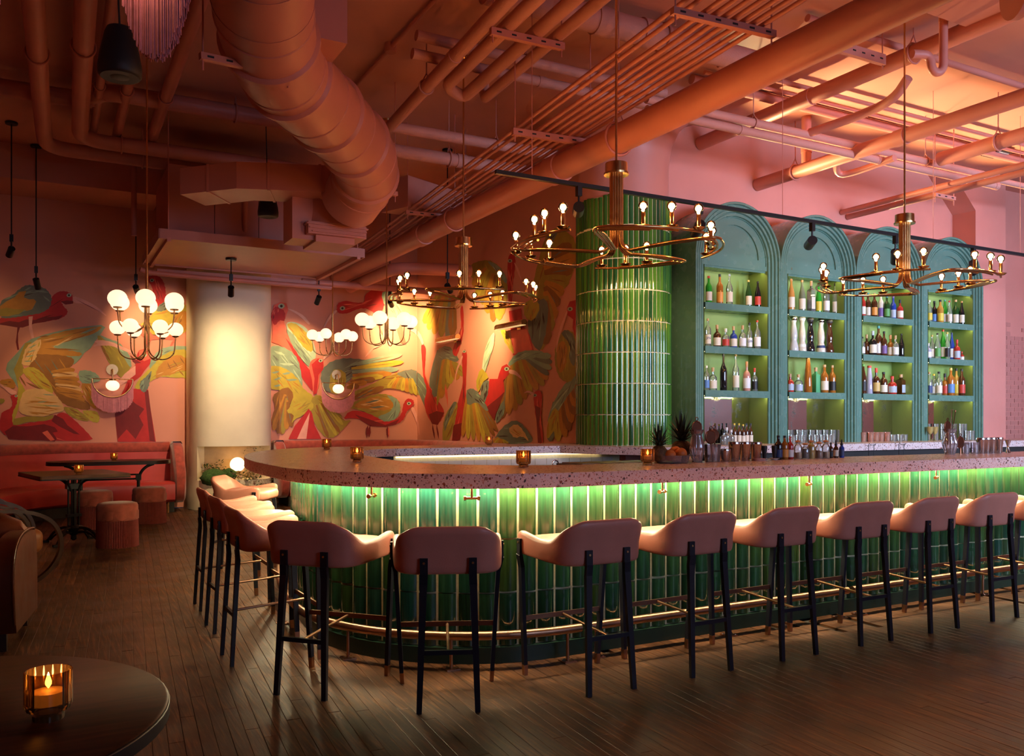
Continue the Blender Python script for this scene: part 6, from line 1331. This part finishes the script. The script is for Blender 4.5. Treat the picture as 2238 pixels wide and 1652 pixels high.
for (a_, s_), lst in BT.items():
    for i, b in enumerate(lst):
        px, py, kind, gl, lab, cap, r_ = b[:7]; yb2 = UY+.135+(.07 if i % 2 else 0)
        p = at_y(px, py, yb2); h = p.z-SHELF[s_]
        nm = BG[gl][0]+' bottle'+(' with %s label' % LC[lab][0] if lab and kind != 'hour' else '')
        if kind == 'hour': nm = 'hourglass %s bottle' % BG[gl][0]
        t = thing('spirit_bottle', '%s, %s from left, %s shelf, %s arch' % (nm, ORD[i+1], SN[s_], AN[a_]), 'bottle', (p.x, yb2, SHELF[s_]), group='bottles on the %s shelf of the %s arch' % (SN[s_], AN[a_]))
        bottle_parts(t, kind, h, r_, gl, lab, cap, b[7] if len(b) > 7 else None)
# ================================================================== bottles and glasses on the back counter
ZB = 1.105
for i, (px, py, cap) in enumerate([(1605, 925, 'yellow'), (1615, 925, 'yellow'), (1624, 927, 'yellow'), (1631.5, 925, 'black'), (1640.5, 925, 'black')]):
    p = at_y(px, py, 7.95); t = thing('syrup_bottle', 'dark bottle with cream label and %s neck, %s from left below the first arch' % (cap, ORD[i+1]), 'bottle', (p.x, 7.95, ZB), group='labelled bottles below the first arch')
    bottle_parts(t, 'std', p.z-ZB, .030, 'brown', 'cream', cap)
for i, (px, py) in enumerate([(1582, 940), (1588, 934), (1598, 939)]):
    p = at_y(px, py, 7.7); t = thing('jar_bottle', 'small clear stoppered bottle, %s from left behind the shakers' % ORD[i+1], 'bottle', (p.x, 7.7, ZB), group='clear bottles behind the shakers'); bottle_parts(t, 'squat', p.z-ZB, .042, 'clear', None, 'white' if i else 'black')
def glassware(name, prof, m_, group, label, spots, n=14, rib=0, ribn=0):
    t0 = None
    for i_, (x, y, z) in enumerate(sorted(spots)):
        lb_ = '%s, %s from left' % (label, ORD[i_+1])
        if t0 is None:
            t0 = MB().lathe(prof, n, rib=rib, ribn=ribn).build(name, m_, loc=(x, y, z), smooth=40); tag(t0, lb_, 'glass', group)
        else:
            o = t0.copy(); C.objects.link(o); o.location = (x, y, z); o['label'] = lb_
tumb = lambda r, h: [(r*.86, 0), (r*.9, .004), (r, h), (r*.94, h), (r*.82, .012)]
def row(px0, px1, y, n, z=ZB): a, b = at_y(px0, 960, y).x, at_y(px1, 960, y).x; return [(a+(b-a)*k/(n-1), y+random.uniform(-.02, .02), z) for k in range(n)]
glassware('tall_tumbler', tumb(.043, .165), 'clear_glass', 'tall clear tumblers', 'tall clear wavy tumbler in the back row below the second arch', row(1728, 1848, 7.95, 9))
glassware('short_tumbler', tumb(.042, .105), 'clear_glass', 'short clear tumblers', 'short clear tumbler in the front row below the second arch', row(1730, 1822, 7.72, 8))
glassware('pink_tumbler', tumb(.048, .13), 'pink_glass', 'pink tumblers', 'pale pink tumbler below the third arch', row(1886, 1940, 7.85, 5), rib=.02, ribn=7)
glassware('low_tumbler', tumb(.046, .095), 'clear_glass', 'low clear tumblers', 'low clear tumbler beside the pink ones below the third arch', row(1951, 1978, 7.85, 3))
coupe = [(.034, 0), (.032, .004), (.005, .008), (.005, .085), (.03, .11), (.045, .15), (.047, .20), (.045, .20), (.04, .15), (.004, .10)]
glassware('stem_glass', coupe, 'gold_glass', 'stem glasses', 'gold-tinted stem glass below the fourth arch', row(2032, 2042, 7.75, 2))
glassware('highball_glass', tumb(.036, .24), 'clear_glass', 'highball glasses', 'tall clear highball glass in the cluster below the fourth arch', row(2030, 2102, 7.95, 6)+row(2098, 2110, 7.8, 2))
glassware('rocks_glass', tumb(.042, .14), 'clear_glass', 'rocks glasses', 'clear stacked rocks glass at the right of the fourth arch', row(2116, 2124, 7.72, 2))
# faucet-like wire stands by the sink
for i, px in enumerate((1922, 1988)):
    p = at_y(px, 985, 7.1); t = thing('wire_hook', 'thin black wire bracket %s on the back counter edge' % ('left' if i == 0 else 'right'), 'bracket', (p.x, 7.22, .95))
    m = MB(); m.tube([(-.05, 0, 0), (-.05, 0, .14), (-.06, -.02, .16), (-.04, -.02, .14), (.05, -.02, .135), (.06, -.02, .15), (.05, 0, .14), (.05, 0, 0)], .004, 6); m.build('wire', 'black_metal', t)
# metal trough and small tap in the bar well
t = thing('ice_trough', 'low steel tray of bar tools along the inside of the bar', 'tray', (3.28, 5.02, 1.0)); m = MB(); m.box(0, .78, 0, .30, 0, .012); m.box(0, .78, 0, .012, 0, .085); m.box(0, .78, .288, .30, 0, .085); m.box(0, .012, 0, .3, 0, .085); m.box(.768, .78, 0, .3, 0, .085); m.build('tray', 'steel_brushed', t)
for k in range(4): MB().box(.04+k*.18, .19+k*.18, .014, .286, .07, .092).build('lid', 'steel_brushed', t)
t = thing('bar_tap', 'small curved chrome tap in the bar well', 'tap', (4.95, 8.12, .80)); m = MB(); m.tube(chaikin([(0, 0, -.8), (0, 0, .10), (.02, 0, .15), (.07, 0, .15), (.09, 0, .10)], 3), .009, 10); m.build('spout', 'steel', t, smooth=50)
# ================================================================== things on the bar front
ZT = 1.105; YI = 4.63
def bx_(px, y=YI): return at_y(px, 990, y).x
def hz(px, py0, py1, y=YI): return at_y(px, py0, y).z-at_y(px, py1, y).z
def pineapple(px, y, z, label, s):
    t = thing('pineapple', label, 'pineapple', (bx_(px, y), y, z)); m = MB(); m.lathe([(.02, 0), (.045*s, .015), (.058*s, .05), (.056*s, .085), (.035*s, .11), (.012, .115)], 16); m.build('fruit', 'pineapple_skin', t, smooth=50)
    m = MB(); r = random.Random(int(px))
    for k in range(34):
        a = k*2.4; el = .35+1.15*(k/34); L = (.10+.09*(k/34))*s; d = Vector((math.cos(a)*math.cos(el), math.sin(a)*math.cos(el), math.sin(el))); up = Vector((-math.cos(a)*math.sin(el), -math.sin(a)*math.sin(el), math.cos(el)))
        sd = d.cross(up).normalized()*.011*s; b0 = Vector((0, 0, .105)); p1 = b0+d*L*.5-up*.0; p2 = b0+d*L-up*.02*s*(1.6-el)
        m.add([b0-sd*.7, b0+sd*.7, p1+sd, p1-sd, p2, p1+up*.004], [(0, 1, 2, 5), (0, 5, 3), (3, 5, 4), (5, 2, 4)])
    m.build('crown_leaves', 'pineapple_leaf', t)
t = thing('fruit_bowl', 'low ribbed glass bowl holding oranges and a pineapple', 'bowl', (bx_(1466), YI, ZT)); m = MB(); m.lathe([(.10, 0), (.115, .004), (.130, .055), (.126, .055), (.11, .012)], 48, rib=.012, ribn=24); m.build('glass_bowl', 'ribbed_glass', t, smooth=40)
pineapple(1441, YI, ZT+.008, 'pineapple with dark spiky crown at the left of the fruit bowl', .95); pineapple(1490, YI+.16, ZT+.035, 'taller pineapple crown behind the oranges', 1.25)
for i, (px, y, z, lb) in enumerate([(1476, YI+.03, .075, 'orange at the top of the fruit bowl'), (1488, YI-.03, .065, 'orange at the right of the fruit bowl'), (1464, YI-.05, .055, 'orange at the front left of the fruit bowl')]):
    t = thing('orange', lb, 'orange', (bx_(px, y), y, ZT+z)); m = MB(); m.sphere((0, 0, 0), .042, 16, 10, (1, 1, .94)); m.build('peel', 'orange_peel', t, smooth=80); m = MB(); m.lathe([(.004, .038), (.005, .042), (.001, .043)], 8); m.build('navel', 'dry_leaf', t)
t = thing('lime', 'dark green lime between the oranges and the pineapple', 'lime', (bx_(1456, YI+.02), YI+.02, ZT+.05)); m = MB(); m.sphere((0, 0, 0), .030, 14, 8, (1.15, 1, .95)); m.build('peel', 'lime_peel', t, smooth=80)
def pitcher(px, py0, py1, label, y, rmax):
    h = hz(px, py0, py1, y); t = thing('mixing_pitcher', label, 'pitcher', (bx_(px, y), y, ZT), group='fluted glass pitchers'); m = MB()
    m.lathe([(rmax*.62, 0), (rmax*.66, .006), (rmax*.85, h*.22), (rmax, h*.42), (rmax*.9, h*.58), (rmax*.66, h*.78), (rmax*.62, h*.84), (rmax*.84, h*.96), (rmax*.86, h), (rmax*.80, h*.985), (rmax*.58, h*.84), (rmax*.62, h*.77), (rmax*.9, h*.45), (rmax*.6, .012)], 48, rib=.03, ribn=16); m.build('fluted_glass', 'ribbed_glass', t, smooth=40); return t, h
def strainer(loc, label, s=1.0, tilt=0):
    t = thing('strainer', label, 'strainer', loc); m = MB(); c = Vector((0, 0, 0))
    m.tube([(.042*s*math.cos(a), 0, .042*s*math.sin(a)) for a in [2*PI*k/24 for k in range(24)]], .005*s, 8, closed=True); m.build('rim', 'copper_tool', t, smooth=60)
    m = MB(); m.tube([(0, -.004, 0), (0, .004, 0)], .038*s, 20); m.build('plate', 'copper_tool', t); m = MB(); m.tube([(0, 0, -.04*s), (tilt, 0, -.16*s)], .006, 8); m.build('handle', 'copper_tool', t)
    m = MB(); m.tube([(.012*math.cos(a), 0, .048*s+.012+.012*math.sin(a)) for a in [2*PI*k/12 for k in range(12)]], .003, 6, closed=True); m.build('hook', 'copper_tool', t)
t, h = pitcher(1523, 934, 1005, 'fluted glass pitcher with strainers beside the fruit bowl', YI, .055); strainer((t.location.x, YI, ZT+h+.015), 'round copper strainer standing in the left pitcher', 1.0)
t, h = pitcher(2076, 930, 986, 'fluted glass pitcher with bar spoons at the right of the bar', YI, .062); X2 = t.location.x; strainer((X2-.03, YI, ZT+h+.02), 'round copper strainer standing in the right pitcher', 1.0)
for i, (dx, top, lb) in enumerate([(.03, .16, 'twisted bar spoon with flat disc end in the right pitcher'), (.075, .15, 'dark twisted bar spoon leaning right in the right pitcher')]):
    t = thing('bar_spoon', lb, 'bar spoon', (X2, YI, ZT+.05)); m = MB(); m.tube([(0, 0, 0), (dx, 0, h+top-.05)], .0035, 6); m.build('shaft', 'copper_tool', t); m = MB(); e = Vector((dx, 0, h+top-.05)); (m.lathe([(.012, 0), (.012, .004), (.002, .005)], 12, e) if i == 0 else m.sphere(e, .006, 8, 6, (1, 1, 2))); m.build('tip', 'copper_tool', t)
t = thing('tool_tumbler', 'ribbed glass tumbler holding dark copper tools beside the left pitcher', 'glass', (bx_(1557), YI, ZT)); m = MB(); m.lathe(tumb(.058, hz(1557, 965, 1003)), 48, rib=.02, ribn=20); m.build('ribbed_glass', 'ribbed_glass', t, smooth=40)
for i, (dx, z, lb) in enumerate([(-.015, .175, 'large dark copper strainer in the tumbler'), (.035, .19, 'small dark copper strainer behind the large one')]): strainer((bx_(1557)+dx, YI+.02*i, ZT+z), lb, 1.1-.2*i, .02)
strainer((bx_(2099), YI, ZT+.10), 'copper julep strainer leaning beside the right pitcher', 1.15)
# shakers
def shaker(px, py0, py1, label, y=YI, r=.044):
    h = hz(px, py0, py1, y); t = thing('cocktail_shaker', label, 'shaker', (bx_(px, y), y, ZT), group='steel cocktail shakers'); m = MB(); m.lathe([(r*.72, 0), (r*.76, .004), (r*.98, h*.86), (r, h*.87), (r, h*.90), (r*.96, h)], 24); m.build('tin', 'steel', t, smooth=35); m = MB(); m.lathe([(r*.97, h*.985), (r*1.0, h), (r*.90, h*1.005), (r*.5, h*1.0)], 24); m.build('rim', 'steel_brushed', t, smooth=40)
for px, a, b, lb in [(1584, 976, 1003, 'short steel tin in front of the shakers'), (1605, 961, 1003, 'left tall steel shaker beside the tool tumbler'), (1628, 961, 1002, 'middle tall steel shaker on the bar'), (1652, 961, 1001, 'right tall steel shaker next to the dropper dishes'),
                     (2144, 951, 985, 'steel shaker leftmost in the row at the far right'), (2155, 951, 985, 'steel shaker second in the row at the far right'), (2167, 950, 984, 'steel shaker third in the row at the far right'), (2182, 950, 984, 'steel shaker last in the row at the far right')]: shaker(px, a, b, lb, r=.044 if px < 2000 else .040)
t = thing('jigger', 'small steel jigger right of the shakers', 'jigger', (bx_(2203), YI, ZT)); m = MB(); m.lathe([(.024, 0), (.008, .05), (.008, .055), (.026, .115), (.024, .115), (.006, .06)], 18); m.build('cups', 'steel', t, smooth=40); m = MB(); m.lathe([(.010, .049), (.012, .0525), (.010, .056)], 16); m.build('waist_band', 'brass', t)
glassware('small_glass', tumb(.034, .10), 'ribbed_glass', 'small ribbed glasses', 'small ribbed glass between the right pitcher and the shakers', [(bx_(2110), YI, ZT), (bx_(2121), YI+.06, ZT), (bx_(2130), YI, ZT)], 28, .02, 14)
for i, (px, lb) in enumerate([(1666, 'left'), (1688, 'right')]):
    t = thing('pourer_dish', 'white dish with upright black pourer, %s of two' % lb, 'dish', (bx_(px), YI-.02, ZT), group='pourer dishes'); m = MB(); m.lathe([(.02, 0), (.022, .003), (.040, .014), (.038, .014), (.015, .006)], 20); m.build('dish', 'ceramic_white', t, smooth=40); m = MB(); m.lathe([(.010, .008), (.014, .03), (.021, .085), (.021, .105), (.012, .108)], 14); m.build('pourer', 'rubber_black', t, smooth=40)
t = thing('coaster_stack', 'low stack of pink paper coasters in front of the shakers', 'coasters', (bx_(1645), YI-.06, ZT)); 
for k in range(3): MB().lathe([(.046, .006*k), (.046, .006*k+.005)], 24, (random.uniform(-.002, .002), 0, 0)).build('coaster', 'coaster_pink', t)
t = thing('folded_cloth', 'white folded bar cloth behind the pineapples', 'cloth', (bx_(1482, 5.15), 5.15, 1.0)); m = MB(); padded(m, -.16, .16, -.10, .10, 0, .12, .05, .04, crown=.02); m.build('folds', 'ceramic_white', t, smooth=50)
# bitters and sauces row
def dasher(px, py0, py1, label, glass, liquid, cap, fill=.45, r=.026, kind='std', lab=None):
    h = hz(px, py0, py1); t = thing('bitters_bottle', label, 'bottle', (bx_(px), YI, ZT), group='bitters bottles on the bar')
    if kind == 'dash':
        m = MB(); hb = h*.72; m.lathe([(r*.95, 0), (r, .003), (r, hb*.70), (r*.9, hb*.80), (r*.5, hb*.9), (r*.45, hb)], 16); m.build('glass_body', glass, t, smooth=40)
        m = MB(); m.lathe([(r*.9, .005), (r*.93, .007), (r*.93, hb*fill), (r*.1, hb*fill+.001)], 14); m.build('liquid', liquid, t, smooth=40)
        m = MB(); m.lathe([(r*.45, hb), (r*.75, hb+.006), (r*.6, hb+.014), (r*.2, hb+.018)], 12); m.build('cork', 'label_copper', t, smooth=40); m = MB(); m.tube([(0, 0, hb+.015), (0, 0, h)], .0035, 6); m.build('dasher_tip', 'steel_brushed', t)
    elif kind == 'drop':
        m = MB(); hb = h*.68; m.lathe([(r*.95, 0), (r, .003), (r, hb*.8), (r*.55, hb*.92), (r*.5, hb)], 16); m.build('glass_body', glass, t, smooth=40); m = MB(); m.lathe([(r*.6, hb), (r*.6, hb+h*.10), (r*.35, hb+h*.12), (r*.32, h*.95), (r*.1, h)], 12); m.build('dropper_cap', 'rubber_black', t, smooth=40)
        m = MB(); m.lathe([(r*1.02, hb*.15), (r*1.02, hb*.65)], 16); m.build('label', lab or 'label_black', t, smooth=40)
    else:
        bottle_parts(t, 'std', h, r, glass, lab, cap)
dasher(1701, 947, 1000, 'tall black sauce bottle leftmost in the row on the bar', 'black', None, 'black', r=.030, lab='navy'); dasher(1715, 947, 999, 'amber sauce bottle with black cap beside the tall black one', 'amber', None, 'black', r=.027, lab='orange'); dasher(1727, 949, 999, 'hot sauce bottle with red cap and white label', 'red', None, 'red', r=.025, lab='white')
for px, a, b, lb, lq, f, gl in [(1744, 949, 999, 'clear dasher bottle with a little amber liquid, first of five', 'glass_gold', .40, 'clear_glass'), (1760, 956, 997, 'short dasher bottle filled dark', 'glass_black', .75, 'clear_glass'), (1773, 948, 997, 'cut-glass dasher bottle with golden-green liquid', 'glass_gold', .85, 'gold_glass'), (1790, 953, 997, 'stout dasher bottle with reddish amber liquid', 'glass_amber', .55, 'clear_glass'), (1805, 949, 997, 'tall clear dasher bottle, last of the corked five', 'glass_gold', .40, 'clear_glass')]: dasher(px, a, b, lb, gl, lq, None, f, .030 if px != 1773 else .028, 'dash')
dasher(1816, 962, 996, 'small brown bitters bottle with dark cap', 'brown', None, 'brown' if False else 'black', r=.018, lab='black'); dasher(1827, 956, 995, 'small dropper bottle with pale label', 'glass_brown', None, None, r=.019, kind='drop', lab='label_cream'); dasher(1839.5, 956, 996, 'small cobalt blue dropper bottle, last in the row', 'glass_blue', None, None, r=.020, kind='drop', lab='label_navy')
